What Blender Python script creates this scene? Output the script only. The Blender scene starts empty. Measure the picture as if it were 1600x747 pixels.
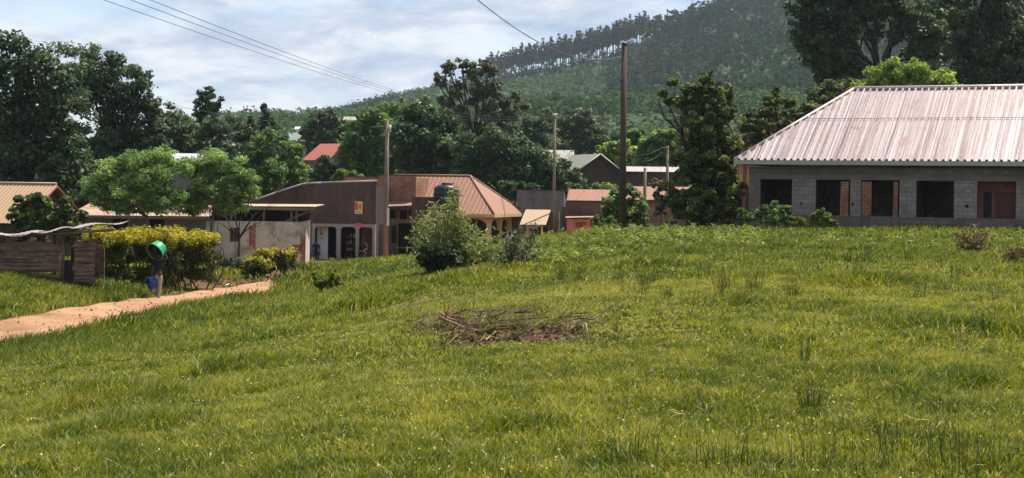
import bpy, bmesh, math, random
import numpy as np
from mathutils import Vector, Matrix
R = math.radians
rng = np.random.default_rng(7)
random.seed(11)
sc = bpy.context.scene
C = sc.collection

# ---------------------------------------------------------------- camera
F = 2400.0            # focal length in pixels of the 1600 px wide photograph
EYE = 1.7
HZ = 295.0            # horizon row at the middle column
ROLL = R(0.8)
cr, sr = math.cos(ROLL), math.sin(ROLL)
cam = bpy.data.cameras.new('camera')
cam.sensor_width = 36.0
cam.lens = 36.0 * F / 1600.0
cam.shift_y = -(373.5 - HZ) / 1600.0
cam.clip_start, cam.clip_end = 0.1, 6000
cam_o = bpy.data.objects.new('camera', cam)
C.objects.link(cam_o)
cam_o.matrix_world = Matrix(((cr, -sr, 0, 0), (0, 0, -1, 0), (sr, cr, 0, EYE), (0, 0, 0, 1)))
sc.camera = cam_o

# ---------------------------------------------------------------- sky, sun, exposure
SUN_EL, SUN_DIR = R(64), Vector((0.62, 0.50, 0)).normalized()
SUN = Vector((SUN_DIR.x * math.cos(SUN_EL), SUN_DIR.y * math.cos(SUN_EL), math.sin(SUN_EL)))
w = bpy.data.worlds.new('World')
sc.world = w
w.use_nodes = True
nt = w.node_tree
bg = nt.nodes['Background']
bg.inputs['Strength'].default_value = 0.085
sky = nt.nodes.new('ShaderNodeTexSky')
sky.sky_type = 'NISHITA'
sky.sun_disc = False
sky.sun_elevation = SUN_EL
sky.sun_rotation = math.atan2(SUN_DIR.x, SUN_DIR.y)
sky.altitude = 1200
sky.dust_density = 1.5
tc = nt.nodes.new('ShaderNodeTexCoord')
sep = nt.nodes.new('ShaderNodeSeparateXYZ')
nt.links.new(tc.outputs['Generated'], sep.inputs[0])
addz = nt.nodes.new('ShaderNodeMath'); addz.operation = 'ADD'; addz.inputs[1].default_value = 0.22
mx = nt.nodes.new('ShaderNodeMath'); mx.operation = 'MAXIMUM'; mx.inputs[1].default_value = 0.0
nt.links.new(sep.outputs['Z'], mx.inputs[0]); nt.links.new(mx.outputs[0], addz.inputs[0])
dx = nt.nodes.new('ShaderNodeMath'); dx.operation = 'DIVIDE'
dy = nt.nodes.new('ShaderNodeMath'); dy.operation = 'DIVIDE'
for d, o in ((dx, 'X'), (dy, 'Y')):
    nt.links.new(sep.outputs[o], d.inputs[0]); nt.links.new(addz.outputs[0], d.inputs[1])
com = nt.nodes.new('ShaderNodeCombineXYZ')
nt.links.new(dx.outputs[0], com.inputs[0]); nt.links.new(dy.outputs[0], com.inputs[1])
com.inputs[2].default_value = 3.4
def wnoise(scale, detail, rough, dist=0.0):
    n = nt.nodes.new('ShaderNodeTexNoise')
    n.inputs['Scale'].default_value = scale; n.inputs['Detail'].default_value = detail
    n.inputs['Roughness'].default_value = rough; n.inputs['Distortion'].default_value = dist
    nt.links.new(com.outputs[0], n.inputs['Vector'])
    return n
def wramp(src, stops):
    r = nt.nodes.new('ShaderNodeValToRGB')
    el = r.color_ramp.elements
    while len(el) < len(stops): el.new(0.5)
    for e, (p, c) in zip(el, stops): e.position = p; e.color = c
    nt.links.new(src, r.inputs[0])
    return r
n1 = wnoise(2.3, 9, 0.60, 0.25)
n2 = wnoise(4.2, 9, 0.62, 0.2)
cover = wramp(n1.outputs['Fac'], [(0.40, (0, 0, 0, 1)), (0.58, (1, 1, 1, 1))])
cloudc = wramp(n2.outputs['Fac'], [(0.36, (2.1, 2.85, 4.1, 1)), (0.49, (3.4, 3.9, 4.7, 1)), (0.62, (5.4, 5.5, 5.7, 1))])
veil = nt.nodes.new('ShaderNodeMath'); veil.operation = 'MULTIPLY_ADD'
veil.inputs[1].default_value = 0.68; veil.inputs[2].default_value = 0.26
nt.links.new(cover.outputs[0], veil.inputs[0])
mixw = nt.nodes.new('ShaderNodeMixRGB')
nt.links.new(veil.outputs[0], mixw.inputs[0])
nt.links.new(sky.outputs[0], mixw.inputs[1]); nt.links.new(cloudc.outputs[0], mixw.inputs[2])
nt.links.new(mixw.outputs[0], bg.inputs['Color'])

sun = bpy.data.lights.new('sun', 'SUN')
sun.energy = 4.1
sun.angle = R(0.5)
sun.color = (1.0, 0.94, 0.84)
sun_o = bpy.data.objects.new('sun', sun)
C.objects.link(sun_o)
sun_o.rotation_euler = SUN.to_track_quat('Z', 'Y').to_euler()
sun_o.location = (0, 0, 300)

sc.view_settings.view_transform = 'Standard'
sc.view_settings.look = 'None'
sc.view_settings.exposure = 1.0
sc.view_settings.gamma = 1.0
sc.view_settings.use_curve_mapping = False
sc.render.engine = 'CYCLES'
sc.cycles.max_bounces = 6
sc.cycles.diffuse_bounces = 3
sc.cycles.transmission_bounces = 4
sc.cycles.volume_bounces = 0
sc.cycles.use_denoising = True
sc.cycles.sample_clamp_indirect = 6

# ---------------------------------------------------------------- pixel rays and the terrain
def ray(px, py):
    xc, yc = (px - 800) / F, (HZ - py) / F
    return np.array((xc * cr - yc * sr, 1.0, yc * cr + xc * sr))
def P(px, py, Y):
    d = ray(px, py)
    return np.array((d[0] * Y, Y, EYE + d[2] * Y))
_ctl = []
for px, py, Y in [(0, 545, 32), (0, 503, 38), (245, 488, 47), (245, 462, 54), (440, 452, 61), (440, 443, 66), (490, 425, 82),
                  (-150, 560, 31), (-150, 515, 37), (0, 470, 42), (0, 434, 48), (140, 440, 52), (150, 436, 55), (330, 432, 63),
                  (-150, 440, 48), (320, 412, 78), (470, 409, 88), (480, 406, 93), (590, 403, 93), (650, 400, 97),
                  (600, 445, 40), (600, 427, 60), (600, 408, 83), (540, 411, 80), (500, 419, 74), (650, 405, 84), (700, 427, 40), (700, 410, 60),
                  (850, 406, 40), (850, 376, 60), (850, 385, 75), (780, 392, 60),
                  (950, 366, 63), (1100, 360, 70), (1200, 361, 68), (1400, 360, 67), (1600, 361, 65), (1750, 362, 65),
                  (250, 540, 29), (100, 560, 27), (0, 600, 20), (0, 700, 11.5), (300, 620, 16), (400, 520, 30),
                  (500, 480, 37), (380, 485, 46)]:
    _ctl.append(P(px, py, Y))
for x, y, z in [(0, 5, 0), (-4, 5, 0), (4, 5, 0), (0, 9, 0), (3, 9, 0), (-2, 9, -.03), (0, 14, 0), (4, 14, 0), (0, 20, 0), (7, 22, 0.02),
                (3, 30, -.05), (10, 35, .02), (5, 45, -.1), (12, 50, 0), (20, 55, 0), (9, 60, -.1), (25, 70, 0), (40, 70, 0),
                (-12, 8, -.5), (14, 8, 0), (-30, 30, -1.6), (-40, 55, -1), (-40, 90, -1.5), (-60, 120, -1), (-30, 110, -2.3), (0, 95, -2.6), (6, 84, -1.9), (-6, 100, -2.6),
                (10, 105, -2.4), (0, 130, -1.6), (-30, 150, -.5), (30, 130, -.8), (60, 130, .5), (45, 100, .1), (20, 95, -.8), (60, 60, 0), (60, 20, 0), (-50, 10, -2),
                (0, 170, 1.0), (-70, 180, 1), (70, 180, 2.2), (0, 220, 3), (-70, 220, 3), (70, 220, 4), (-90, 60, -1), (90, 90, 1)]:
    _ctl.append(np.array((x, y, z), float))
_ctl = np.array(_ctl)
def _tk(d2):
    return 0.5 * d2 * np.log(d2 + 1e-9)
_sx = np.array((1.6, 1.0))
_q = _ctl[:, :2] * _sx / 50.0
_n = len(_q)
_K = _tk(((_q[:, None] - _q[None]) ** 2).sum(-1)) + np.eye(_n) * 0.004
_A = np.zeros((_n + 3, _n + 3))
_A[:_n, :_n] = _K; _A[:_n, _n] = 1; _A[:_n, _n + 1:] = _q
_A[_n:, :_n] = _A[:_n, _n:].T
_wt = np.linalg.solve(_A, np.concatenate((_ctl[:, 2], np.zeros(3))))
def _bump(x, y):
    return 0.035 * np.sin(x * 1.3 + 0.7 * np.sin(y * .9)) * np.cos(y * 0.8 + x * .35) + 0.02 * np.sin(x * 3.1 + y * 1.7)
def TZ(x, y):
    x = np.atleast_1d(np.asarray(x, float)); y = np.atleast_1d(np.asarray(y, float))
    out = np.empty(len(x))
    for i in range(0, len(x), 20000):
        p = np.stack((x[i:i + 20000], y[i:i + 20000]), 1) * _sx / 50.0
        k = _tk(((p[:, None] - _q[None]) ** 2).sum(-1))
        out[i:i + 20000] = k @ _wt[:_n] + _wt[_n] + p @ _wt[_n + 1:]
    return out + _bump(x, y)
_gx = np.arange(-110, 110.1, 0.5); _gy = np.arange(3, 240.1, 0.5)
_GX, _GY = np.meshgrid(_gx, _gy)
_GZ = TZ(_GX.ravel(), _GY.ravel()).reshape(_GX.shape)
def tz(x, y):          # the same surface as the terrain mesh (bilinear)
    x = np.clip(np.asarray(x, float), -109.9, 109.9); y = np.clip(np.asarray(y, float), 3.01, 239.9)
    fx = (x + 110) / .5; fy = (y - 3) / .5
    i = fx.astype(int); j = fy.astype(int); fx = fx - i; fy = fy - j
    return (_GZ[j, i] * (1 - fx) * (1 - fy) + _GZ[j, i + 1] * fx * (1 - fy) + _GZ[j + 1, i] * (1 - fx) * fy + _GZ[j + 1, i + 1] * fx * fy)
def tz1(x, y): return float(tz(np.array([x]), np.array([y]))[0])
def G(px, py, y0=6.0, y1=200.0):       # the first terrain point a pixel's ray meets
    d = ray(px, py)
    Y = np.arange(y0, y1, 0.1)
    below = (EYE + d[2] * Y) <= tz(d[0] * Y, Y)
    i = int(np.argmax(below)) if below.any() else len(Y) - 1
    return np.array((d[0] * Y[i], Y[i], tz1(d[0] * Y[i], Y[i])))
def B(px, Y):                           # a terrain point at a column and a distance
    x = (px - 800) / F * Y
    return np.array((x, Y, tz1(x, Y)))

# ---------------------------------------------------------------- object helpers
def tag(o, label=None, cat=None, group=None, kind=None):
    if label: o['label'] = label
    if cat: o['category'] = cat
    if group: o['group'] = group
    if kind: o['kind'] = kind
    return o
def thing(name, loc, label, cat, group=None):
    o = bpy.data.objects.new(name, None)
    o.empty_display_size = 0.2
    C.objects.link(o)
    o.location = [float(v) for v in loc]
    return tag(o, label, cat, group)
def origin_of(parent):
    v = Vector((0, 0, 0))
    while parent is not None:
        v += Vector(parent.location); parent = parent.parent
    return np.array(v)
def copy_tree(o, parent=None):
    c = o.copy(); C.objects.link(c)
    c.parent = parent
    for ch in list(o.children): copy_tree(ch, c)
    return c

class MB:
    """Collects faces in world space, builds ONE mesh object."""
    def __init__(s): s.v, s.f, s.sm = [], [], []
    def poly(s, pts, smooth=False):
        n = len(s.v); s.v.extend([tuple(map(float, p)) for p in pts])
        s.f.append(list(range(n, n + len(pts)))); s.sm.append(smooth)
    def grid(s, rows, closed=False, smooth=True, cap=False):
        n = len(s.v); m = len(rows[0])
        for r in rows: s.v.extend([tuple(map(float, p)) for p in r])
        for i in range(len(rows) - 1):
            for j in range(m if closed else m - 1):
                k = (j + 1) % m
                s.f.append([n + i * m + j, n + i * m + k, n + (i + 1) * m + k, n + (i + 1) * m + j]); s.sm.append(smooth)
        if cap:
            s.f.append([n + j for j in range(m)][::-1]); s.sm.append(False)
            s.f.append([n + (len(rows) - 1) * m + j for j in range(m)]); s.sm.append(False)
    def box(s, fr, u0, u1, v0, v1, w0, w1):
        p = lambda u, v, w_: fr(u, v, w_)
        a = [p(u0, v0, w0), p(u1, v0, w0), p(u1, v1, w0), p(u0, v1, w0), p(u0, v0, w1), p(u1, v0, w1), p(u1, v1, w1), p(u0, v1, w1)]
        n = len(s.v); s.v.extend([tuple(map(float, q)) for q in a])
        for f in ((0, 3, 2, 1), (4, 5, 6, 7), (0, 1, 5, 4), (1, 2, 6, 5), (2, 3, 7, 6), (3, 0, 4, 7)):
            s.f.append([n + i for i in f]); s.sm.append(False)
    def prism(s, fr, uw, v0, v1):
        a = [fr(u, v0, w_) for u, w_ in uw]; b = [fr(u, v1, w_) for u, w_ in uw]
        s.poly(a); s.poly(b[::-1])
        for i in range(len(uw)):
            j = (i + 1) % len(uw); s.poly([a[i], b[i], b[j], a[j]])
    def tube(s, pts, rad, sides=7, cap=True):
        pts = [np.array(p, float) for p in pts]
        if np.isscalar(rad): rad = [rad] * len(pts)
        rows = []
        ref = None
        for i, p in enumerate(pts):
            t = pts[min(i + 1, len(pts) - 1)] - pts[max(i - 1, 0)]
            t = t / (np.linalg.norm(t) + 1e-9)
            if ref is None:
                ref = np.array((1, 0, 0)) if abs(t[0]) < .8 else np.array((0, 1, 0))
            a = np.cross(t, ref); a /= np.linalg.norm(a) + 1e-9
            b = np.cross(t, a)
            rows.append([p + rad[i] * (math.cos(2 * math.pi * k / sides) * a + math.sin(2 * math.pi * k / sides) * b) for k in range(sides)])
        s.grid(rows, closed=True, cap=cap)
    def wall(s, fr, u0, u1, w0, w1, v0, v1, holes=()):
        us = sorted({u0, u1, *[min(max(h[k], u0), u1) for h in holes for k in (0, 1)]})
        ws = sorted({w0, w1, *[min(max(h[k], w0), w1) for h in holes for k in (2, 3)]})
        nu, nw = len(us) - 1, len(ws) - 1
        def solid(i, j):
            if not (0 <= i < nu and 0 <= j < nw): return False
            cu, cw = (us[i] + us[i + 1]) / 2, (ws[j] + ws[j + 1]) / 2
            return not any(h[0] < cu < h[1] and h[2] < cw < h[3] for h in holes)
        for i in range(nu):
            for j in range(nw):
                if not solid(i, j): continue
                a, b, c, d = us[i], us[i + 1], ws[j], ws[j + 1]
                s.poly([fr(a, v0, c), fr(b, v0, c), fr(b, v0, d), fr(a, v0, d)])
                s.poly([fr(b, v1, c), fr(a, v1, c), fr(a, v1, d), fr(b, v1, d)])
                if not solid(i - 1, j): s.poly([fr(a, v1, c), fr(a, v0, c), fr(a, v0, d), fr(a, v1, d)])
                if not solid(i + 1, j): s.poly([fr(b, v0, c), fr(b, v1, c), fr(b, v1, d), fr(b, v0, d)])
                if not solid(i, j - 1): s.poly([fr(a, v1, c), fr(b, v1, c), fr(b, v0, c), fr(a, v0, c)])
                if not solid(i, j + 1): s.poly([fr(a, v0, d), fr(b, v0, d), fr(b, v1, d), fr(a, v1, d)])
    def build(s, name, m, parent=None, smooth=None):
        off = origin_of(parent)
        me = bpy.data.meshes.new(name)
        v = np.array(s.v) - off
        me.from_pydata(v.tolist(), [], s.f)
        uv = me.uv_layers.new(name='UVMap')
        V = np.array(s.v)
        k = 0
        data = np.zeros((len(me.loops), 2))
        for f in s.f:
            p = V[f]
            n = np.cross(p[1] - p[0], p[2] - p[0])
            n = n / (np.linalg.norm(n) + 1e-12)
            if abs(n[2]) > 0.98: e1, e2 = np.array((1., 0, 0)), np.array((0, 1., 0))
            else:
                e1 = np.array((-n[1], n[0], 0)); e1 /= np.linalg.norm(e1)
                e2 = np.cross(n, e1)
            data[k:k + len(f), 0] = p @ e1; data[k:k + len(f), 1] = p @ e2
            k += len(f)
        uv.data.foreach_set('uv', data.ravel())
        me.polygons.foreach_set('use_smooth', s.sm if smooth is None else [smooth] * len(s.sm))
        me.materials.append(m)
        me.update()
        o = bpy.data.objects.new(name, me)
        C.objects.link(o)
        if parent is not None: o.parent = parent
        return o

class Frame:
    """A building's own axes: u along the front to the right, v away from the viewer, w up (metres above the origin)."""
    def __init__(s, o, deg):
        s.o = np.array(o, float); a = R(deg)
        s.u = np.array((math.cos(a), math.sin(a), 0)); s.vv = np.array((-math.sin(a), math.cos(a), 0))
    def __call__(s, u, v, w_): return s.o + u * s.u + v * s.vv + np.array((0, 0, w_))
    def uw(s, px, py, v=0.0):          # where a pixel's ray meets the vertical plane at depth v
        d = ray(px, py); o = s.o + v * s.vv
        k = d[0] / d[1]
        u = (k * o[1] - o[0]) / (s.u[0] - k * s.u[1])
        Y = o[1] + u * s.u[1]
        return float(u), float(EYE + d[2] * Y - s.o[2])

def raw_mesh(name, V, quads, m, parent=None, tint=None, smooth=False, corners=4):
    off = origin_of(parent)
    me = bpy.data.meshes.new(name)
    V = np.asarray(V, np.float32) - off.astype(np.float32)
    nq = len(quads)
    me.vertices.add(len(V)); me.vertices.foreach_set('co', V.ravel())
    me.loops.add(nq * corners); me.loops.foreach_set('vertex_index', np.asarray(quads, np.int32).ravel())
    me.polygons.add(nq)
    me.polygons.foreach_set('loop_start', np.arange(0, nq * corners, corners, dtype=np.int32))
    if smooth: me.polygons.foreach_set('use_smooth', np.ones(nq, bool))
    if tint is not None:
        a = me.attributes.new('tint', 'FLOAT', 'FACE')
        a.data.foreach_set('value', np.asarray(tint, np.float32))
    me.update(calc_edges=True)
    me.materials.append(m)
    o = bpy.data.objects.new(name, me)
    C.objects.link(o)
    if parent is not None: o.parent = parent
    return o

# ---------------------------------------------------------------- materials
def node(t, kind, **inp):
    n = t.nodes.new(kind)
    for k, v in inp.items():
        n.inputs[k].default_value = v
    return n
def ramp(t, src, stops):
    r = t.nodes.new('ShaderNodeValToRGB')
    el = r.color_ramp.elements
    while len(el) < len(stops): el.new(0.5)
    for e, (p, c) in zip(el, stops):
        e.position = p; e.color = (*c, 1) if len(c) == 3 else c
    t.links.new(src, r.inputs[0])
    return r.outputs[0]
def new_mat(name):
    m = bpy.data.materials.new(name); m.use_nodes = True
    return m, m.node_tree, m.node_tree.nodes['Principled BSDF']
def sc3(c, k): return tuple(min(1, x * k) for x in c)
def mat(name, rgb, rough=.85, var=.25, scale=1.5, metal=0.0, spec=.25, dirt=None, dscale=.8, dlo=.5, dhi=.7, bump=0.0, stretch=(1, 1, 1)):
    m, t, b = new_mat(name)
    co = t.nodes.new('ShaderNodeTexCoord')
    mp = node(t, 'ShaderNodeMapping'); mp.inputs['Scale'].default_value = stretch
    t.links.new(co.outputs['Object'], mp.inputs[0])
    n = node(t, 'ShaderNodeTexNoise', Scale=scale, Detail=8, Roughness=.65)
    t.links.new(mp.outputs[0], n.inputs['Vector'])
    c = ramp(t, n.outputs['Fac'], [(.3, sc3(rgb, 1 - var)), (.7, sc3(rgb, 1 + var))])
    if dirt:
        n2 = node(t, 'ShaderNodeTexNoise', Scale=dscale, Detail=9, Roughness=.7)
        t.links.new(mp.outputs[0], n2.inputs['Vector'])
        f = ramp(t, n2.outputs['Fac'], [(dlo, (0, 0, 0)), (dhi, (1, 1, 1))])
        mix = t.nodes.new('ShaderNodeMixRGB')
        t.links.new(f, mix.inputs[0]); t.links.new(c, mix.inputs[1]); mix.inputs[2].default_value = (*dirt, 1)
        c = mix.outputs[0]
    t.links.new(c, b.inputs['Base Color'])
    b.inputs['Roughness'].default_value = rough
    b.inputs['Metallic'].default_value = metal
    b.inputs['Specular IOR Level'].default_value = spec
    if bump:
        bp = node(t, 'ShaderNodeBump', Strength=bump, Distance=.05)
        n3 = node(t, 'ShaderNodeTexNoise', Scale=scale * 6, Detail=6)
        t.links.new(mp.outputs[0], n3.inputs['Vector'])
        t.links.new(n3.outputs['Fac'], bp.inputs['Height']); t.links.new(bp.outputs[0], b.inputs['Normal'])
    return m
def brick(name, c1, c2, mortar, bw=.22, bh=.08, ms=.012, rough=.9, stain=None):
    m, t, b = new_mat(name)
    co = t.nodes.new('ShaderNodeTexCoord')
    br = node(t, 'ShaderNodeTexBrick', Scale=1.0, Bias=0.0)
    br.inputs['Mortar Size'].default_value = ms
    br.inputs['Brick Width'].default_value = bw; br.inputs['Row Height'].default_value = bh
    br.inputs['Color1'].default_value = (*c1, 1); br.inputs['Color2'].default_value = (*c2, 1); br.inputs['Mortar'].default_value = (*mortar, 1)
    t.links.new(co.outputs['UV'], br.inputs['Vector'])
    n = node(t, 'ShaderNodeTexNoise', Scale=1.1, Detail=8, Roughness=.7)
    t.links.new(co.outputs['Object'], n.inputs['Vector'])
    f = ramp(t, n.outputs['Fac'], [(.3, (.55, .55, .55)), (.7, (1.25, 1.25, 1.25))])
    mu = t.nodes.new('ShaderNodeMixRGB'); mu.blend_type = 'MULTIPLY'; mu.inputs[0].default_value = 1
    t.links.new(br.outputs['Color'], mu.inputs[1]); t.links.new(f, mu.inputs[2])
    out = mu.outputs[0]
    if stain:
        n2 = node(t, 'ShaderNodeTexNoise', Scale=.6, Detail=8, Roughness=.7)
        t.links.new(co.outputs['Object'], n2.inputs['Vector'])
        f2 = ramp(t, n2.outputs['Fac'], [(.45, (0, 0, 0)), (.62, (1, 1, 1))])
        mx2 = t.nodes.new('ShaderNodeMixRGB')
        t.links.new(f2, mx2.inputs[0]); t.links.new(out, mx2.inputs[1]); mx2.inputs[2].default_value = (*stain, 1)
        out = mx2.outputs[0]
    t.links.new(out, b.inputs['Base Color'])
    b.inputs['Roughness'].default_value = rough; b.inputs['Specular IOR Level'].default_value = .2
    bp = node(t, 'ShaderNodeBump', Strength=.5, Distance=.02)
    inv = t.nodes.new('ShaderNodeMath'); inv.operation = 'SUBTRACT'; inv.inputs[0].default_value = 1
    t.links.new(br.outputs['Fac'], inv.inputs[1]); t.links.new(inv.outputs[0], bp.inputs['Height'])
    t.links.new(bp.outputs[0], b.inputs['Normal'])
    return m
def sheet(name, c1, c2, rough=.45, metal=.5, rust=None, rlo=.5, rhi=.62):   # roofing sheet: streaks down the slope, blotches
    m, t, b = new_mat(name)
    co = t.nodes.new('ShaderNodeTexCoord')
    mp = node(t, 'ShaderNodeMapping'); mp.inputs['Scale'].default_value = (6, .07, 1)
    t.links.new(co.outputs['UV'], mp.inputs[0])
    n = node(t, 'ShaderNodeTexNoise', Scale=1.3, Detail=7, Roughness=.7)
    t.links.new(mp.outputs[0], n.inputs['Vector'])
    c = ramp(t, n.outputs['Fac'], [(.34, c1), (.66, c2)])
    if rust:
        n2 = node(t, 'ShaderNodeTexNoise', Scale=1.0, Detail=9, Roughness=.72)
        mp2 = node(t, 'ShaderNodeMapping'); mp2.inputs['Scale'].default_value = (.9, .5, 1)
        t.links.new(co.outputs['UV'], mp2.inputs[0]); t.links.new(mp2.outputs[0], n2.inputs['Vector'])
        f = ramp(t, n2.outputs['Fac'], [(rlo, (0, 0, 0)), (rhi, (1, 1, 1))])
        mix = t.nodes.new('ShaderNodeMixRGB')
        t.links.new(f, mix.inputs[0]); t.links.new(c, mix.inputs[1]); mix.inputs[2].default_value = (*rust, 1)
        c = mix.outputs[0]
    t.links.new(c, b.inputs['Base Color'])
    b.inputs['Roughness'].default_value = rough; b.inputs['Metallic'].default_value = metal
    return m
LK = 1.0; TRK = 0.0
def leafmat(name, lo, hi, tr=.35, rough=.5, spec=.35, mid=None):
    tr = min(.5, tr + TRK)
    lo, hi = sc3(lo, LK), sc3(hi, LK); mid = None if mid is None else sc3(mid, LK)
    m, t, b = new_mat(name)
    at = t.nodes.new('ShaderNodeAttribute'); at.attribute_name = 'tint'
    stops = [(0, lo), (1, hi)] if mid is None else [(0, lo), (.5, mid), (1, hi)]
    c = ramp(t, at.outputs['Fac'], stops)
    t.links.new(c, b.inputs['Base Color'])
    b.inputs['Roughness'].default_value = max(rough, .55); b.inputs['Specular IOR Level'].default_value = spec * .7
    trn = t.nodes.new('ShaderNodeBsdfTranslucent')
    hs = node(t, 'ShaderNodeHueSaturation', Hue=.485, Saturation=1.1, Value=1.25)
    t.links.new(c, hs.inputs['Color']); t.links.new(hs.outputs[0], trn.inputs['Color'])
    mx = t.nodes.new('ShaderNodeMixShader'); mx.inputs[0].default_value = tr
    t.links.new(b.outputs[0], mx.inputs[1]); t.links.new(trn.outputs[0], mx.inputs[2])
    t.links.new(mx.outputs[0], t.nodes['Material Output'].inputs['Surface'])
    return m

# ---------------------------------------------------------------- foliage
def unit(a): return a / (np.linalg.norm(a, axis=-1, keepdims=True) + 1e-9)
def leaf_quads(c, n, size, aspect=.5, droop=0.0):
    N = len(c)
    t = unit(np.cross(n, rng.normal(size=(N, 3))))
    if droop: t = unit(t + np.array((0, 0, -droop)))
    b = unit(np.cross(n, t))
    s = np.asarray(size).reshape(-1, 1) * np.ones((N, 1))
    h = s * aspect * .5
    f = n * s * rng.uniform(-.12, .2, (N, 1))
    V = np.stack((c - t * s * .5, c + b * h + f, c + t * s * .5, c - b * h + f), 1)
    return V.reshape(-1, 3)
def crown_points(blobs, n, per=10, rc=(.24, .44), shell=.55, flat=.75, up=.5, inner=.0):
    """blobs: (x,y,z,rx,ry,rz). Leaves sit in clumps spread through each blob."""
    cen, rad = [], []
    for bl in blobs:
        c = np.array(bl[:3]); r = np.array(bl[3:6])
        d = unit(rng.normal(size=(per, 3)))
        q = (shell + (1 - shell) * rng.random((per, 1))) * (.35 + .65 * (rng.random((per, 1)) > inner))
        cen.append(c + d * r * q); rad.append(r.mean() * rng.uniform(rc[0], rc[1], per))
    cen = np.concatenate(cen); rad = np.concatenate(rad)
    pr = rad ** 2; pr /= pr.sum()
    k = rng.choice(len(cen), n, p=pr)
    d = unit(rng.normal(size=(n, 3)))
    q = rng.random((n, 1)) ** .45
    pos = cen[k] + d * q * rad[k][:, None] * np.array((1, 1, flat))
    nor = unit(d * .7 + np.array((0, 0, up)) + rng.normal(size=(n, 3)) * .55)
    tint = np.clip(rng.normal(.45, .2, len(cen))[k] + rng.normal(0, .16, n), 0, 1)
    return pos, nor, tint
def px_blobs(Y, lst, depth=1.0, dy=.35):
    out = []
    for b in lst:
        px, py, r = b[:3]
        rz = b[3] if len(b) > 3 else r
        k = Y / F
        y = Y + rng.uniform(-1, 1) * r * k * dy
        c = P(px, py, y)
        out.append((*c, r * k, r * k * depth, rz * k))
    return out
def limb(mb, a, b, r0, r1, bend=.12, n=5, sides=6):
    a = np.array(a, float); b = np.array(b, float)
    L = np.linalg.norm(b - a)
    off = rng.normal(size=3) * L * bend; off[2] = abs(off[2]) * .5
    pts = [a + (b - a) * t + off * math.sin(math.pi * t) for t in np.linspace(0, 1, n)]
    mb.tube(pts, list(np.linspace(r0, r1, n)), sides)
def tree(name, label, cat, Y, basepx, blobs, leafm, barkm, n=5000, leaf=.3, tr=.2, group=None, per=10, rc=(.24, .44), flat=.75,
         aspect=.55, limbs=None, up=.5, depth=1.0, droop=0.0, fork=.45, shell=.35, raw=False, base=None, tw=.5):
    base = B(basepx, Y) if base is None else base
    n = int(n * 1.5); per = int(per * 2.2); rc = (rc[0] * 1.0, rc[1] * 1.12); leaf *= 1.12
    bl = blobs if raw else px_blobs(Y, blobs, depth)
    root = thing(name, base, label, cat, group)
    mb = MB()
    cz = np.mean([b[2] for b in bl]); cx = np.mean([b[0] for b in bl]); cy = np.mean([b[1] for b in bl])
    fk = np.array((base[0] + (cx - base[0]) * fork, base[1] + (cy - base[1]) * fork, base[2] + (cz - base[2]) * (fork + .15)))
    b0 = np.array(base) - np.array((0, 0, .15))
    mid = (b0 + fk) / 2 + np.array((rng.normal(0, tr * .5), 0, 0))
    mb.tube([b0, b0 + np.array((0, 0, .35)), mid, fk], [tr * 1.35, tr * 1.05, tr * .85, tr * .7], 9)
    order = list(range(len(bl)))
    if limbs: order = order[:limbs]
    for i in order:
        b = bl[i]
        e = np.array(b[:3]) + np.array((0, 0, b[5] * .2))
        limb(mb, fk, e, tr * tw * .7, tr * .08)
        for _ in range(2):
            e2 = np.array(b[:3]) + unit(rng.normal(size=3)) * np.array(b[3:6]) * .8
            limb(mb, fk + (e - fk) * .6, e2, tr * .16, tr * .05, n=4, sides=5)
    mb.build('trunk', barkm, root)
    p, nn, ti = crown_points(bl, n, per, rc, flat=flat, up=up, shell=shell)
    V = leaf_quads(p, nn, leaf * rng.uniform(.6, 1.3, len(p)), aspect, droop)
    raw_mesh('crown', V, np.arange(len(V)).reshape(-1, 4), leafm, root, ti)
    return root
HAZE = 0.00010
# ================================================================ SETTING
def vnoise(x, y, scale, seed=0):
    g = np.random.default_rng(seed).random((128, 128))
    x = np.asarray(x) / scale + 1000; y = np.asarray(y) / scale + 1000
    i = np.floor(x).astype(int); j = np.floor(y).astype(int)
    fx = x - i; fy = y - j; fx = fx * fx * (3 - 2 * fx); fy = fy * fy * (3 - 2 * fy)
    a = g[j % 128, i % 128]; b = g[j % 128, (i + 1) % 128]; c = g[(j + 1) % 128, i % 128]; d = g[(j + 1) % 128, (i + 1) % 128]
    return (a * (1 - fx) + b * fx) * (1 - fy) + (c * (1 - fx) + d * fx) * fy
def fnoise(x, y, scale, seed=0):
    return .55 * vnoise(x, y, scale, seed) + .3 * vnoise(x, y, scale / 2.3, seed + 1) + .15 * vnoise(x, y, scale / 5.1, seed + 2)

# the dirt road: its two edges, found on the terrain
near_px = [(-150, 580), (-60, 569), (0, 558), (60, 543), (120, 526), (180, 510), (245, 497), (310, 482), (370, 469), (430, 456)]
far_px = [(-150, 522), (-60, 511), (0, 503), (60, 493), (120, 482), (180, 473), (245, 464), (310, 455), (370, 448), (430, 441)]
NE = [G(*p) for p in near_px]; FE = [G(*p) for p in far_px]
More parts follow.
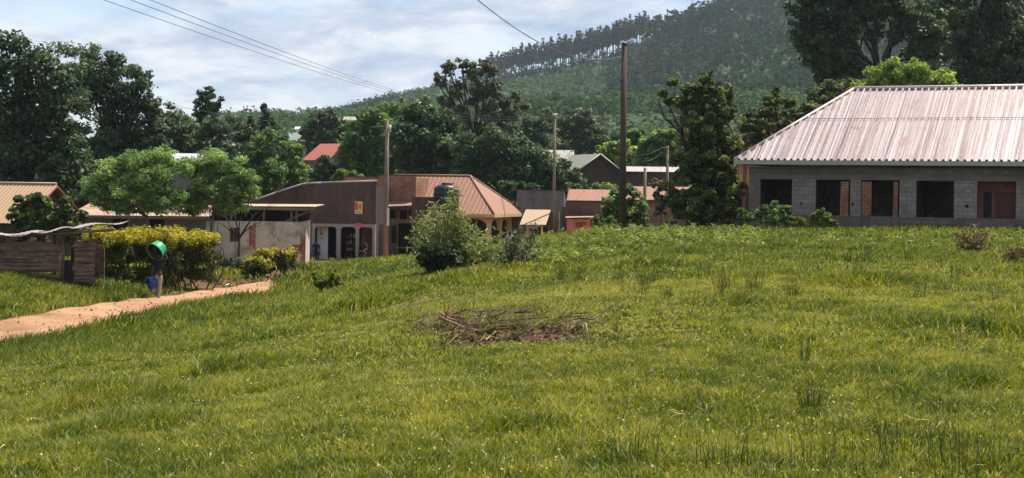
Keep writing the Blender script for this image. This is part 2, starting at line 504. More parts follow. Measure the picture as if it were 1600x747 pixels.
# it goes on behind the crest of the field, past the shop fronts
for (a, b) in [((-11.4, 73), (-14.6, 77)), ((-9.6, 83), (-12.2, 87)), ((-3.5, 88.5), (-5.2, 92)), ((3, 90), (2.5, 95.5)), ((12, 92), (12, 97.5))]:
    NE.append(np.array((a[0], a[1], tz1(*a)))); FE.append(np.array((b[0], b[1], tz1(*b))))
NE = np.array(NE); FE = np.array(FE)
def _smooth_line(L, n):
    d = np.concatenate(([0], np.cumsum(np.linalg.norm(np.diff(L[:, :2], axis=0), axis=1))))
    t = np.linspace(0, d[-1], n)
    q = np.stack([np.interp(t, d, L[:, k]) for k in (0, 1)], 1)
    for _ in range(6): q[1:-1] = (q[:-2] + 2 * q[1:-1] + q[2:]) / 4
    return q
NEs = _smooth_line(NE, 150); FEs = _smooth_line(FE, 150)
ROADPOLY = np.concatenate((NEs, FEs[::-1]))
def inpoly(x, y, poly):
    x = np.asarray(x); y = np.asarray(y); r = np.zeros(x.shape, bool)
    j = len(poly) - 1
    for i in range(len(poly)):
        xi, yi = poly[i]; xj, yj = poly[j]
        if yi != yj:
            c = ((yi > y) != (yj > y)) & (x < (xj - xi) * (y - yi) / (yj - yi) + xi)
            r ^= c
        j = i
    return r
def dline(x, y, L):       # distance to a polyline
    best = np.full(np.shape(x), 1e9)
    for a, b in zip(L[:-1:2], L[2::2]):
        d = b - a; t = np.clip(((x - a[0]) * d[0] + (y - a[1]) * d[1]) / (d @ d + 1e-9), 0, 1)
        best = np.minimum(best, np.hypot(x - a[0] - t * d[0], y - a[1] - t * d[1]))
    return best

# bare soil: the bank beyond the road, the yard before the shops, the burnt patch under the brush pile
BANK = np.array([G(262, 462)[:2], G(330, 452)[:2], G(400, 443)[:2], G(470, 436)[:2], G(500, 428)[:2], G(470, 421)[:2], G(420, 425)[:2], G(340, 431)[:2], G(275, 441)[:2]])
YARD = np.array([(-16, 88), (-12.5, 79), (-5, 86), (6, 90), (16, 92), (16, 99), (-4, 98), (-12, 96)])
PC = G(840, 528)
def soil_amount(x, y):
    n = fnoise(x, y, 1.2, 5)
    s = np.where(inpoly(x, y, BANK), .35 + .9 * n, 0)
    s = np.maximum(s, np.where(inpoly(x, y, YARD), .6 + .5 * n, 0))
    ex = (x - PC[0]) / 1.15; ey = (y - PC[1]) / .85
    s = np.maximum(s, np.where(ex * ex + ey * ey < 1.0 + .9 * (n - .5), .45 + .8 * n, 0))
    p2 = G(1045, 520); ex = (x - p2[0]) / .38; ey = (y - p2[1]) / .35
    s = np.maximum(s, np.where(ex * ex + ey * ey < 1, .5 + .6 * n, 0))
    s = np.maximum(s, np.clip(1 - np.minimum(dline(x, y, NEs), dline(x, y, FEs)) / .5, 0, 1) * (.2 + .8 * n))
    return np.clip(s, 0, 1)

# ---- ground
xs = np.concatenate((np.array([-3500, -2000, -1000, -500, -300, -200, -150]), np.arange(-120, -60, 3), np.arange(-60, -30, 1), np.arange(-30, 30.1, .5), np.arange(31, 60, 1), np.arange(60, 121, 3), np.array([150, 200, 300, 500, 1000, 2000, 3500])))
ys = np.concatenate((np.array([-200, -60, -20, -8, -3, 0]), np.arange(2, 24, .25), np.arange(24, 110, .5), np.arange(110, 240, 2.), np.array([250, 270, 300, 350, 420, 500, 700, 1000, 1500, 2500, 4000])))
GX, GY = np.meshgrid(xs, ys)
gz = tz(GX.ravel(), GY.ravel())
far = np.clip((np.hypot(GX.ravel(), GY.ravel() - 60) - 130) / 150, 0, 1)
gz = gz * (1 - far) + far * np.where(GY.ravel() > 60, 2.0, 0.0)
nx, ny = len(xs), len(ys)
idx = np.arange(nx * ny).reshape(ny, nx)
quads = np.stack((idx[:-1, :-1], idx[:-1, 1:], idx[1:, 1:], idx[1:, :-1]), -1).reshape(-1, 4)
def ground_mat():
    m, t, b = new_mat('ground_soil_and_turf')
    co = t.nodes.new('ShaderNodeTexCoord')
    n1 = node(t, 'ShaderNodeTexNoise', Scale=1.1, Detail=9, Roughness=.7); t.links.new(co.outputs['Object'], n1.inputs['Vector'])
    n2 = node(t, 'ShaderNodeTexNoise', Scale=.09, Detail=4); t.links.new(co.outputs['Object'], n2.inputs['Vector'])
    g1 = ramp(t, n1.outputs['Fac'], [(.3, (.03, .045, .010)), (.55, (.055, .078, .016)), (.75, (.085, .098, .024))])
    s1 = ramp(t, n1.outputs['Fac'], [(.3, (.055, .026, .014)), (.55, (.13, .066, .034)), (.8, (.24, .135, .072))])
    at = t.nodes.new('ShaderNodeAttribute'); at.attribute_name = 'soil'
    mx = t.nodes.new('ShaderNodeMixRGB'); t.links.new(at.outputs['Fac'], mx.inputs[0]); t.links.new(g1, mx.inputs[1]); t.links.new(s1, mx.inputs[2])
    t.links.new(mx.outputs[0], b.inputs['Base Color']); b.inputs['Roughness'].default_value = 1; b.inputs['Specular IOR Level'].default_value = .1
    n3 = node(t, 'ShaderNodeTexNoise', Scale=9, Detail=8, Roughness=.7); t.links.new(co.outputs['Object'], n3.inputs['Vector'])
    bp = node(t, 'ShaderNodeBump', Strength=.8, Distance=.06); t.links.new(n3.outputs['Fac'], bp.inputs['Height']); t.links.new(bp.outputs[0], b.inputs['Normal'])
    return m
gnd = raw_mesh('ground', np.stack((GX.ravel(), GY.ravel(), gz), 1), quads, ground_mat(), smooth=True)
sa = soil_amount(GX.ravel(), GY.ravel())
a = gnd.data.attributes.new('soil', 'FLOAT', 'POINT'); a.data.foreach_set('value', sa.astype(np.float32))
tag(gnd, kind='structure')

# ---- dirt road
def road_mat():
    m, t, b = new_mat('orange_murram')
    co = t.nodes.new('ShaderNodeTexCoord')
    n1 = node(t, 'ShaderNodeTexNoise', Scale=.7, Detail=9, Roughness=.65); t.links.new(co.outputs['Object'], n1.inputs['Vector'])
    c = ramp(t, n1.outputs['Fac'], [(.30, (.23, .115, .058)), (.48, (.36, .20, .11)), (.72, (.48, .29, .17))])
    n2 = node(t, 'ShaderNodeTexNoise', Scale=14, Detail=6, Roughness=.7); t.links.new(co.outputs['Object'], n2.inputs['Vector'])
    f = ramp(t, n2.outputs['Fac'], [(.35, (.68, .66, .64)), (.65, (1.12, 1.12, 1.12))])
    mu = t.nodes.new('ShaderNodeMixRGB'); mu.blend_type = 'MULTIPLY'; mu.inputs[0].default_value = 1
    t.links.new(c, mu.inputs[1]); t.links.new(f, mu.inputs[2]); t.links.new(mu.outputs[0], b.inputs['Base Color'])
    b.inputs['Roughness'].default_value = .95; b.inputs['Specular IOR Level'].default_value = .15
    bp = node(t, 'ShaderNodeBump', Strength=.6, Distance=.05); t.links.new(n2.outputs['Fac'], bp.inputs['Height']); t.links.new(bp.outputs[0], b.inputs['Normal'])
    return m
rm = MB(); rows = []
for k, (a_, b_) in enumerate(zip(NEs, FEs)):
    row = []
    for j, s in enumerate(np.linspace(0, 1, 15)):
        q = a_ + (b_ - a_) * s
        jit = 0.22 * math.sin(k * 1.7 + (0 if j == 0 else 2)) + .16 * math.sin(k * .6) + rng.normal(0, .12) if j in (0, 14) else 0
        q = q + (b_ - a_) / (np.linalg.norm(b_ - a_) + 1e-6) * jit
        rut = -0.035 * (math.exp(-((s - .3) / .07) ** 2) + math.exp(-((s - .72) / .07) ** 2))
        row.append((q[0], q[1], tz1(q[0], q[1]) + (0.075 + rut if 0 < j < 14 else -.02)))
    rows.append(row)
rm.grid(rows)
tag(rm.build('dirt_road', road_mat()), kind='structure')

# ---- the wooded hill
RG = []
for px, py, Y in [(380, 215, 1500), (440, 204, 1450), (540, 176, 1400), (640, 150, 1350), (700, 136, 1300), (770, 122, 1200), (860, 108, 1150), (960, 84, 1100), (1010, 62, 1100), (1100, 27, 1100), (1230, -5, 1100), (1400, -40, 1050), (1700, -90, 1000)]:
    RG.append(P(px, py, Y))
RG = np.array([(-900, 1600, 0), (-520, 1550, 8), (-360, 1520, 26)] + [tuple(r) for r in RG] + [(800, 950, 150), (1600, 950, 120)])
def hill_z(x, y):
    yr = np.interp(x, RG[:, 0], RG[:, 1]); zr = np.interp(x, RG[:, 0], RG[:, 2])
    t = (y - 290) / (yr - 290)
    tt = np.clip(t, 0, 1)
    g = .30 * tt + .70 * tt ** 1.45
    und = (fnoise(x, y, 170, 3) - .5) * 34 * np.sin(math.pi * tt) + (fnoise(x, y, 60, 8) - .5) * 9 * tt * np.clip((1 - tt) * 8, 0, 1)
    z = 2 + (zr - 2) * g + und
    return np.where(t > 1, zr - (y - yr) * .22, z)
hx = np.arange(-900, 1600, 14.); hy = np.concatenate((np.arange(285, 1000, 11.), np.arange(1000, 2000, 14.)))
HX, HY = np.meshgrid(hx, hy)
hz = hill_z(HX.ravel(), HY.ravel())
idx = np.arange(HX.size).reshape(HX.shape)
quads = np.stack((idx[:-1, :-1], idx[:-1, 1:], idx[1:, 1:], idx[1:, :-1]), -1).reshape(-1, 4)
hillm = mat('hill_scrub', (.045, .07, .025), .95, .45, .02)
tag(raw_mesh('hill', np.stack((HX.ravel(), HY.ravel(), hz), 1), quads, hillm, smooth=True), kind='structure')

# forest of the hill: thousands of crowns nobody could count
def proto_crown(n, kind):
    if kind == 'round':
        bl = [(rng.normal(0, .25), rng.normal(0, .25), rng.uniform(.42, .78), .34, .34, .24) for _ in range(4)]
    else:
        bl = [(rng.normal(0, .06), rng.normal(0, .06), z, .30 * (1.12 - z), .30 * (1.12 - z), .16) for z in (.28, .45, .62, .78, .92)]
    p, nn, ti = crown_points(bl, n, 5, (.3, .55), up=.35, flat=.9)
    V = leaf_quads(p, nn, rng.uniform(.11, .21, n), .75)
    return V, ti
def scatter(name, pts, H, W, kinds, tint0, m, nleaf, parent=None):
    protos = {k: [proto_crown(nleaf, k) for _ in range(6)] for k in ('round', 'point')}
    VV, TT = [], []
    for p, h, w_, k, t0 in zip(pts, H, W, kinds, tint0):
        V, ti = protos[k][rng.integers(6)]
        a = rng.uniform(0, 6.28); c_, s_ = math.cos(a), math.sin(a)
        X = (V[:, 0] * c_ - V[:, 1] * s_) * w_; Y_ = (V[:, 0] * s_ + V[:, 1] * c_) * w_
        VV.append(np.stack((X + p[0], Y_ + p[1], V[:, 2] * h + p[2]), 1)); TT.append(np.clip(t0 + (ti - .45) * .5, 0, 1))
    V = np.concatenate(VV); T = np.concatenate(TT)
    return raw_mesh(name, V, np.arange(len(V)).reshape(-1, 4), m, parent, T)
LK = 1.2
hill_leaf = leafmat('hill_forest_leaf', (.007, .022, .010), (.085, .145, .040), .3, .8, .08, mid=(.024, .058, .019))
pts, H, W, K, T0 = [], [], [], [], []
yy = 300.0
while yy < 1560:
    sp = 7.0 + yy * .0018
    for xx in np.arange(yy * -.20 - 10, yy * .36 + 10, sp):
        x = xx + rng.uniform(-.45, .45) * sp; y = yy + rng.uniform(-.45, .45) * sp
        yr = np.interp(x, RG[:, 0], RG[:, 1])
        if y > yr + 22: continue
        t = (y - 290) / (yr - 290)
        z = float(hill_z(np.array([x]), np.array([y]))[0])
        py = HZ - (z - EYE) / y * F
        px = 800 + x / y * F
        if py > 290: continue
        zone = fnoise(np.array([x]), np.array([y]), 130, 21)[0]
        strip = 755 < px < 1008 and t > .93          # the plantation stands there
        if strip and rng.random() > np.interp(px, [770, 860, 930, 1005], [.25, .45, .75, 1.0]): continue
        light = (t < .42) or (px < 950 and .55 < t < .90 and zone > .42)
        if px < 720 and zone > .5: light = True
        if strip: light = False
        h = rng.uniform(8, 13) if not light else rng.uniform(5, 9.5)
        if strip: h *= rng.uniform(.35, .8)
        elif t > .9 and px > 1000: h *= 1.35
        if px < 760: h *= .75
        if y < 480: h *= .8
        pts.append((x, y, z - .5)); H.append(h)
        W.append(h * (rng.uniform(.95, 1.3) if not light else rng.uniform(1.1, 1.6)))
        K.append('round' if (light or rng.random() < .35) else 'point')
        T0.append((.56 if light else .17) + (zone - .5) * .6 + rng.normal(0, .13))
    yy += sp * .95
print('hill trees', len(pts))
tag(scatter('hill_forest', pts, H, W, K, T0, hill_leaf, 60), 'dense green forest covering the far hillside', 'forest', kind='stuff')

# tall plantation trees on the ridge: bare trunks with the sky between them
bark_far = mat('plantation_bark', (.07, .06, .05), .9, .2)
pl_leaf = leafmat('plantation_leaf', (.016, .032, .016), (.06, .085, .035), .25, .6, .25)
protos = []
for i in range(5):
    r = thing('plantation_tree', (0, 0, 0), 'tall bare trunked plantation tree in the row along the hill ridge', 'tree', 'plantation trees along the hill ridge')
    mb = MB(); h = rng.uniform(20, 24)
    mb.tube([(0, 0, -1), (.1, 0, h * .5), (0, .1, h * .9)], [.30, .24, .1], 6); mb.build('trunk', bark_far, r)
    bl = [(rng.normal(0, 1.0), rng.normal(0, .9), h * q, 3.6 * (1.2 - q), 3.4 * (1.2 - q), 2.2) for q in np.linspace(rng.uniform(.40, .50), .94, 6)]
    p, nn, ti = crown_points(bl, 420, 9, (.35, .55), up=.35)
    V = leaf_quads(p, nn, rng.uniform(.9, 1.6, len(p)), .75)
    raw_mesh('crown', V, np.arange(len(V)).reshape(-1, 4), pl_leaf, r, ti)
    protos.append(r)
used = set()
k = 0
for px in np.arange(757, 1012, 3.4):
    for row in range(2):
        x0 = px + rng.uniform(-1.6, 1.6)
        if rng.random() < .08: continue
        Yr = np.interp(x0, [770, 860, 960, 1100], [1200, 1150, 1100, 1100]) + row * 9 - 6 + rng.uniform(-3, 3)
        x = (x0 - 800) / F * Yr
        o = protos[k % 5] if k < 5 else copy_tree(protos[k % 5])
        o.location = (x, Yr, float(hill_z(np.array([x]), np.array([Yr]))[0]))
        o.rotation_euler[2] = rng.uniform(0, 6.28) if k >= 5 else 0
        s = rng.uniform(.84, 1.08) * np.interp(x0, [760, 800, 960, 1010], [.8, .95, 1, .9]); o.scale = (s, s, s)
        k += 1
print('plantation', k)
# ================================================================ MATERIALS OF THE BUILT THINGS
M = {}
M['block'] = brick('concrete_block', (.18, .14, .12), (.22, .175, .148), (.14, .11, .094), .40, .20, .014, stain=(.135, .105, .09))
M['brick'] = brick('burnt_brick', (.33, .13, .075), (.42, .19, .11), (.20, .135, .10), .34, .15, .028)
M['oldbrick'] = brick('weathered_brick', (.12, .060, .043), (.165, .086, .060), (.075, .052, .043), .34, .15, .03, stain=(.075, .06, .055))
M['plaster'] = mat('stained_plaster', (.47, .41, .34), .9, .16, 1.4, dirt=(.22, .14, .095), dscale=.9, dlo=.53, dhi=.68, bump=.2)
M['arch'] = mat('pale_render', (.36, .29, .25), .9, .18, 1.5, dirt=(.2, .15, .12), dscale=1.5, dlo=.52, dhi=.7)
M['render'] = mat('brown_render', (.20, .145, .115), .9, .25, 1.2, dirt=(.10, .07, .06), dscale=.7)
M['darkrender'] = mat('dark_grey_render', (.115, .072, .058), .9, .3, 1.6, dirt=(.05, .036, .032), dscale=1.3, dlo=.45, dhi=.7, bump=.3, stretch=(1, 1, .35))
M['greyrender'] = mat('grey_cement', (.19, .165, .15), .9, .22, .9, dirt=(.10, .085, .08), dscale=.6)
M['white'] = mat('white_paint', (.72, .70, .66), .7, .06, 2, dirt=(.45, .36, .28), dscale=1.2, dlo=.6, dhi=.75)
M['cream'] = mat('cream_paint', (.60, .43, .22), .7, .1, 2)
M['ochre'] = mat('ochre_paint', (.55, .33, .10), .75, .12, 1.5)
M['pink'] = mat('pink_paint', (.50, .19, .14), .8, .18, 1.5, dirt=(.30, .15, .12), dscale=1)
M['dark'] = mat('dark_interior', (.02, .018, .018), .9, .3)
M['shade'] = mat('shade_brown', (.055, .042, .036), .9, .3)  # dark brown that puts shade into soffits, ceilings and back walls
M['blue'] = mat('blue_door_paint', (.03, .13, .30), .6, .2, 2, dirt=(.02, .05, .1), dscale=1)
M['redmetal'] = mat('red_oxide_metal', (.22, .07, .055), .6, .25, 2)
M['steel'] = mat('dark_steel', (.15, .135, .13), .5, .2, 3, metal=.3)
M['wood'] = mat('grey_brown_timber', (.19, .13, .09), .9, .35, 1.5, bump=.4, stretch=(1, 1, 6))
M['slab'] = mat('weathered_slab_wood', (.19, .12, .082), .95, .6, 1.3, dirt=(.06, .042, .034), dscale=1.6, bump=.6, stretch=(1.2, 1.2, 7))
M['pole'] = mat('pole_timber', (.20, .15, .115), .9, .25, 2, stretch=(5, 5, .6))
M['poledark'] = mat('treated_pole_timber', (.085, .055, .042), .9, .3, 2, stretch=(5, 5, .6))
M['wire'] = mat('wire_aluminium', (.13, .13, .135), .5, .1, metal=.5)
M['porcelain'] = mat('insulator', (.55, .53, .5), .4, .1)
M['tin'] = sheet('silver_tin', (.33, .29, .26), (.46, .41, .37), .5, .3, rust=(.20, .11, .07), rlo=.56, rhi=.72)
M['tinrust'] = sheet('rusty_tin', (.30, .22, .16), (.38, .27, .19), .65, .15, rust=(.22, .095, .045), rlo=.45, rhi=.62)
M['shedtin'] = sheet('weathered_shed_tin', (.20, .15, .12), (.42, .36, .31), .6, .2, rust=(.15, .085, .055), rlo=.5, rhi=.62)
M['pinktin'] = sheet('pinkish_roof_sheet', (.14, .085, .078), (.62, .54, .525), .38, .42, rust=(.25, .10, .075), rlo=.55, rhi=.75)
M['redtin'] = sheet('faded_red_roof_sheet', (.225, .098, .055), (.285, .132, .078), .65, .0, rust=(.17, .075, .045), rlo=.55, rhi=.75)
M['orangetin'] = sheet('tan_roof_sheet', (.34, .205, .11), (.41, .26, .145), .6, .05)
M['tan'] = sheet('tan_lean_to_sheet', (.33, .215, .12), (.41, .28, .165), .6, .05, rust=(.28, .13, .07), rlo=.6, rhi=.75)
M['brightred'] = sheet('red_roof_sheet', (.30, .075, .045), (.36, .105, .065), .55, .1)
M['greytin'] = sheet('grey_tin', (.25, .235, .20), (.33, .31, .265), .55, .2)
M['whitetin'] = sheet('bright_tin', (.75, .76, .78), (.86, .87, .88), .35, .6)
M['greentin'] = sheet('pale_green_tin', (.13, .17, .14), (.19, .23, .19), .7, .0)
M['fascia'] = mat('fascia_board', (.40, .35, .28), .7, .1, 2)
M['plastic'] = mat('black_tank_plastic', (.012, .012, .013), .45, .2, spec=.4)

def corr(mb, origin, ud, vd, u0, u1, lo, hi, pitch=.2, amp=.022, prof='box', seams=()):
    """A profiled roofing sheet: ribs run along vd; lo(u), hi(u) bound each rib."""
    ud = np.array(ud, float); vd = np.array(vd, float); nrm = np.cross(ud, vd); nrm /= np.linalg.norm(nrm)
    if nrm[2] < 0: nrm = -nrm
    cols = []
    n = max(1, int(round((u1 - u0) / pitch)))
    p = (u1 - u0) / n
    for i in range(n):
        if prof == 'box':
            for f, h in ((0, 0), (.52, 0), (.64, 1), (.88, 1)): cols.append((u0 + (i + f) * p, h * amp))
        else:
            for f in (0, .25, .5, .75): cols.append((u0 + (i + f) * p, amp * .5 * (1 + math.sin(2 * math.pi * f))))
    cols.append((u1, 0))
    rows = []
    N = 7
    for k in range(N):
        row = []
        for u, h in cols:
            a, b = lo(u), hi(u)
            v = a + (b - a) * k / (N - 1)
            row.append(origin + ud * u + vd * v + nrm * h)
        rows.append(row)
    mb.grid(rows, smooth=False)
def slab_roof(mb, a, b, c, d, pitch=.2, amp=.02, prof='box'):
    """Profiled sheet over the quad a (front left), b (front right), c (back right), d (back left): ribs go from front to back."""
    a, b, c, d = [np.array(p, float) for p in (a, b, c, d)]
    L = np.linalg.norm(b - a); n = max(2, int(round(L / pitch)))
    nrm = np.cross(b - a, d - a); nrm /= np.linalg.norm(nrm)
    if nrm[2] < 0: nrm = -nrm
    fs = []
    for i in range(n):
        if prof == 'box': fs += [((i + f) / n, h) for f, h in ((0, 0), (.52, 0), (.64, 1), (.88, 1))]
        else: fs += [((i + f) / n, .5 + .5 * math.sin(2 * math.pi * f)) for f in (0, .25, .5, .75)]
    fs.append((1, 0))
    rows = []
    for k in np.linspace(0, 1, 5):
        rows.append([(a + (b - a) * f) * (1 - k) + (d + (c - d) * f) * k + nrm * h * amp for f, h in fs])
    mb.grid(rows, smooth=False)
def beam(mb, a, b, w=.06, h=.06):
    mb.tube([a, b], [math.hypot(w, h) / 2] * 2, 4)

# ================================================================ BLOCK BUILDING AT RIGHT
FR = Frame(B(1170, 70.5) + np.array((0, 0, -.05)), -24)
FR.o[2] = P(1170, 362, 70.5)[2]
hb = thing('house_shell', FR.o, 'unfinished grey concrete block building with five empty window openings and a pinkish hipped metal roof', 'building')
uR = FR.uw(1860, 300)[0]
ev = .55                                     # eave overhang
DEP = 10.4
wt = FR.uw(1400, 262)[1]                     # top of the wall
wlist = [((1188, 278), (1237, 334)), ((1275, 279), (1328, 337)), ((1346, 281), (1405, 339)), ((1432, 284), (1490, 342)), ((1527, 286), (1587, 343))]
holes = []
for (a, b) in wlist:
    u0, w1 = FR.uw(*a); u1, _ = FR.uw(b[0], b[1]); w0 = FR.uw(b[0], b[1])[1]
    holes.append([u0, u1, w0, w1])
wm0 = np.mean([h[2] for h in holes]); wm1 = np.mean([h[3] for h in holes])
holes = [(h[0], h[1], wm0, wm1) for h in holes]
sp = holes[4][0] - holes[3][0]
x = holes[4][1] + .95
while x + 1.7 < uR: holes.append((x, x + 1.65, wm0, wm1)); x += 2.7
mb = MB(); mb.wall(FR, 0, uR, -.4, wt, 0, .2, holes)
mb.build('front_wall', M['block'], hb)
bq = lambda a, b, d=.6: (FR.uw(a, 310, DEP)[0], FR.uw(b, 310, DEP)[0], wm0 - d, wm1)
bh = [bq(1314, 1327), bq(1347, 1363, .1), bq(1396, 1404, .3), (uR - 4, uR - 2.4, wm0, wm1)]
mb = MB(); mb.wall(FR, 0, uR, -.4, wt, DEP - .2, DEP, bh)
side = Frame(FR(0, 0, 0), -24 + 90); side.o = FR(0.0, .2, 0)
# left and right side walls as boxes with an opening
for uu in (0, uR - .2):
    mbs = MB(); mbs.box(FR, uu, uu + .2, .2, DEP - .2, -.4, wt); mbs.build('side_wall', M['block'], hb)
mb.build('back_wall', M['block'], hb)
mb = MB()
for uu in ((holes[0][1] + holes[1][0]) / 2 - .1, (holes[2][1] + holes[3][0]) / 2 - .1, (holes[4][1] + .45)):
    mb.box(FR, uu, uu + .18, .2, DEP * .62, -.3, wt - .02)
mb.box(FR, .2, FR.uw(1312, 310, 4.4)[0], 4.4, 4.55, -.3, wt - .03)
mb.box(FR, FR.uw(1364, 310, 5)[0], FR.uw(1395, 310, 5)[0], 5.0, 5.15, -.3, wt - .03); mb.box(FR, FR.uw(1406, 310, 5)[0], holes[3][0] + .95, 5.0, 5.15, -.3, wt - .03)
mb.build('partition_wall', M['block'], hb)
mb = MB(); mb.box(FR, -1, uR, DEP + 5, DEP + 5.2, -.4, wm1 + .05)
tag(mb.build('boundary_wall', M['brick']), 'red brown brick yard wall seen through the window openings of the block building', 'wall')
mb = MB(); mb.box(FR, .2, uR - .2, .2, DEP - .2, -.3, .02); mb.build('floor_slab', M['greyrender'], hb)
mb = MB()   # ring beam marked out proud of the blocks
mb.box(FR, -.004, uR, -.012, 0, wm1 + .02, wm1 + .20)
mb.build('lintel_beam', mat('lintel_concrete', (.175, .14, .122), .9, .2, 1.5), hb)
for k in (1, 3, 4):   # little putlog holes left in the piers
    pass
# pier faces stand a little proud and paler
PIERS = []
edges = [0] + [v for h in holes[:5] for v in (h[0], h[1])]
for a_, b_ in [(holes[i][1], holes[i + 1][0]) for i in range(4)] + [(holes[4][1], holes[5][0])]:
    PIERS.append((a_, b_))
pm = brick('pale_block', (.245, .205, .18), (.305, .255, .226), (.19, .155, .136), .40, .20, .014)
for a_, b_ in PIERS:
    mb = MB(); mb.box(FR, a_ + .003, b_ - .003, -.018, -.002, wm0, wm1 + .015); mb.build('pier', pm, hb)
mb = MB()
for i, f in ((0, .4), (1, .25), (3, .55), (3, .6)):
    uu = holes[i][1] + (holes[i + 1][0] - holes[i][1]) * f
    mb.box(FR, uu - .045, uu + .045, -.024, -.019, wm0 + .45, wm0 + .58)
mb.build('putlog_hole', M['dark'], hb)
# window grilles, back rooms, red metal door
h = holes[3]
mb = MB()
for i in range(6):
    uu = h[0] + .95 + i * .11
    mb.box(FR, uu, uu + .02, 2.6, 2.62, wm0 + .1, wm1 - .35)
for i in range(5): mb.box(FR, h[0] + .93, h[0] + 1.55, 2.595, 2.6, wm0 + .15 + i * .22, wm0 + .17 + i * .22)
mb.build('window_grille', M['steel'], hb)
h = holes[4]
mb = MB(); mb.wall(FR, h[0] - .3, h[1] + .3, -.2, wt - .02, 1.15, 1.27, [(h[0] + .12, h[0] + .48, -.1, wm1 - .45)])
mb.build('inner_wall', mat('red_plaster', (.36, .13, .11), .9, .25, 1.2), hb)
mb = MB(); mb.box(FR, h[0] + .62, h[1] - .1, 1.12, 1.15, -.05, wm1 - .42)
dm = mb.build('metal_door', M['redmetal'], hb)
mb = MB()
for i in range(9):
    uu = h[0] + .68 + i * .11
    if uu < h[1] - .12: mb.box(FR, uu, uu + .025, 1.085, 1.12, wm0 - .0, wm1 - .5)
for ww in (wm0 + .08, wm0 + .55, wm1 - .55): mb.box(FR, h[0] + .62, h[1] - .1, 1.08, 1.085, ww, ww + .04)
mb.build('door_bars', M['redmetal'], dm)
mb = MB()
for i in range(4): mb.box(FR, h[0] + .14 + i * .1, h[0] + .16 + i * .1, 1.14, 1.16, -.05, wm1 - .45)
for i in range(4): mb.box(FR, h[0] + .12, h[0] + .48, 1.13, 1.14, wm0 + i * .3, wm0 + .03 + i * .3)
mb.build('window_grille', M['steel'], hb)
# the roof
_, we = FR.uw(1400, 253)
we = we + .04
RH = FR.uw(1335, 140, DEP / 2)                # ridge start (u, w)
uh, wr = RH
rise = wr - we; run = DEP / 2 + ev
print('right building: uR', uR, 'wall', wt, 'eave', we, 'ridge', wr, 'hip u', uh, 'slope', math.degrees(math.atan2(rise, run)))
Ls = math.hypot(rise, run)
vd = (FR.vv * run + np.array((0, 0, rise))) / Ls
mb = MB()
uh2 = uR + ev - (uh + ev)
corr(mb, FR(0, -ev, we), FR.u, vd, -ev, uR + ev, lambda u: 0, lambda u: Ls * min(1, max(.001, min((u + ev) / (uh + ev), (uR + ev - u) / (uR + ev - uh2)))), .30, .09)
roof = mb.build('roof', M['pinktin'], hb)
mb = MB()
vdb = (-FR.vv * run + np.array((0, 0, rise))) / Ls
corr(mb, FR(0, DEP + ev, we), FR.u, vdb, -ev, uR + ev, lambda u: 0, lambda u: Ls * min(1, max(.001, min((u + ev) / (uh + ev), (uR + ev - u) / (uR + ev - uh2)))), .27, .045)
Lh = math.hypot(uh + ev, rise)
for s in (0, 1):
    o = FR(-ev, -ev, we) if s == 0 else FR(uR + ev, -ev, we)
    d = FR.u * (1 if s == 0 else -1)
    vh = (d * (uh + ev) + np.array((0, 0, rise))) / Lh
    W_ = DEP + 2 * ev
    corr(mb, o, FR.vv, vh, 0, W_, lambda u: 0, lambda u: Lh * max(.001, min(u, W_ - u) / (W_ / 2)), .27, .045)
mb.build('roof_slope', M['pinktin'], hb)
mb = MB()
mb.tube([FR(uh, DEP / 2, wr + .05), FR(uh2, DEP / 2, wr + .05)], .10, 8)
for (uu, vv) in ((-ev, -ev), (-ev, DEP + ev)): mb.tube([FR(uu, vv, we + .03), FR(uh, DEP / 2, wr + .05)], .075, 8)
for (uu, vv) in ((uR + ev, -ev), (uR + ev, DEP + ev)): mb.tube([FR(uu, vv, we + .03), FR(uh2, DEP / 2, wr + .05)], .075, 8)
mb.build('ridge_cap', sheet('ridge_cap_sheet', (.5, .30, .28), (.72, .62, .60), .42, .4), roof)
mb = MB()   # the dark lap line half way up
f = .56
lap = FR(0, -ev, we) + vd * Ls * f + np.cross(FR.u, vd) * .052
mb.tube([lap + FR.u * (-ev + (uh + ev) * f + .1), lap + FR.u * (uR - 3)], .016, 5)
mb.build('sheet_lap', M['redmetal'], roof)
mb = MB()
mb.box(FR, -ev, uR + ev, -ev - .03, -ev, we - .20, we - .005); mb.box(FR, -ev, uR + ev, DEP + ev, DEP + ev + .03, we - .20, we - .005)
mb.box(FR, -ev - .03, -ev, -ev, DEP + ev, we - .20, we - .005); mb.box(FR, uR + ev, uR + ev + .03, -ev, DEP + ev, we - .20, we - .005)
mb.build('fascia', M['fascia'], hb)
mb = MB(); mb.box(FR, -ev + .03, uR + ev - .03, -ev + .0, -.0, we - .20, we - .18); mb.build('soffit', M['shade'], hb)

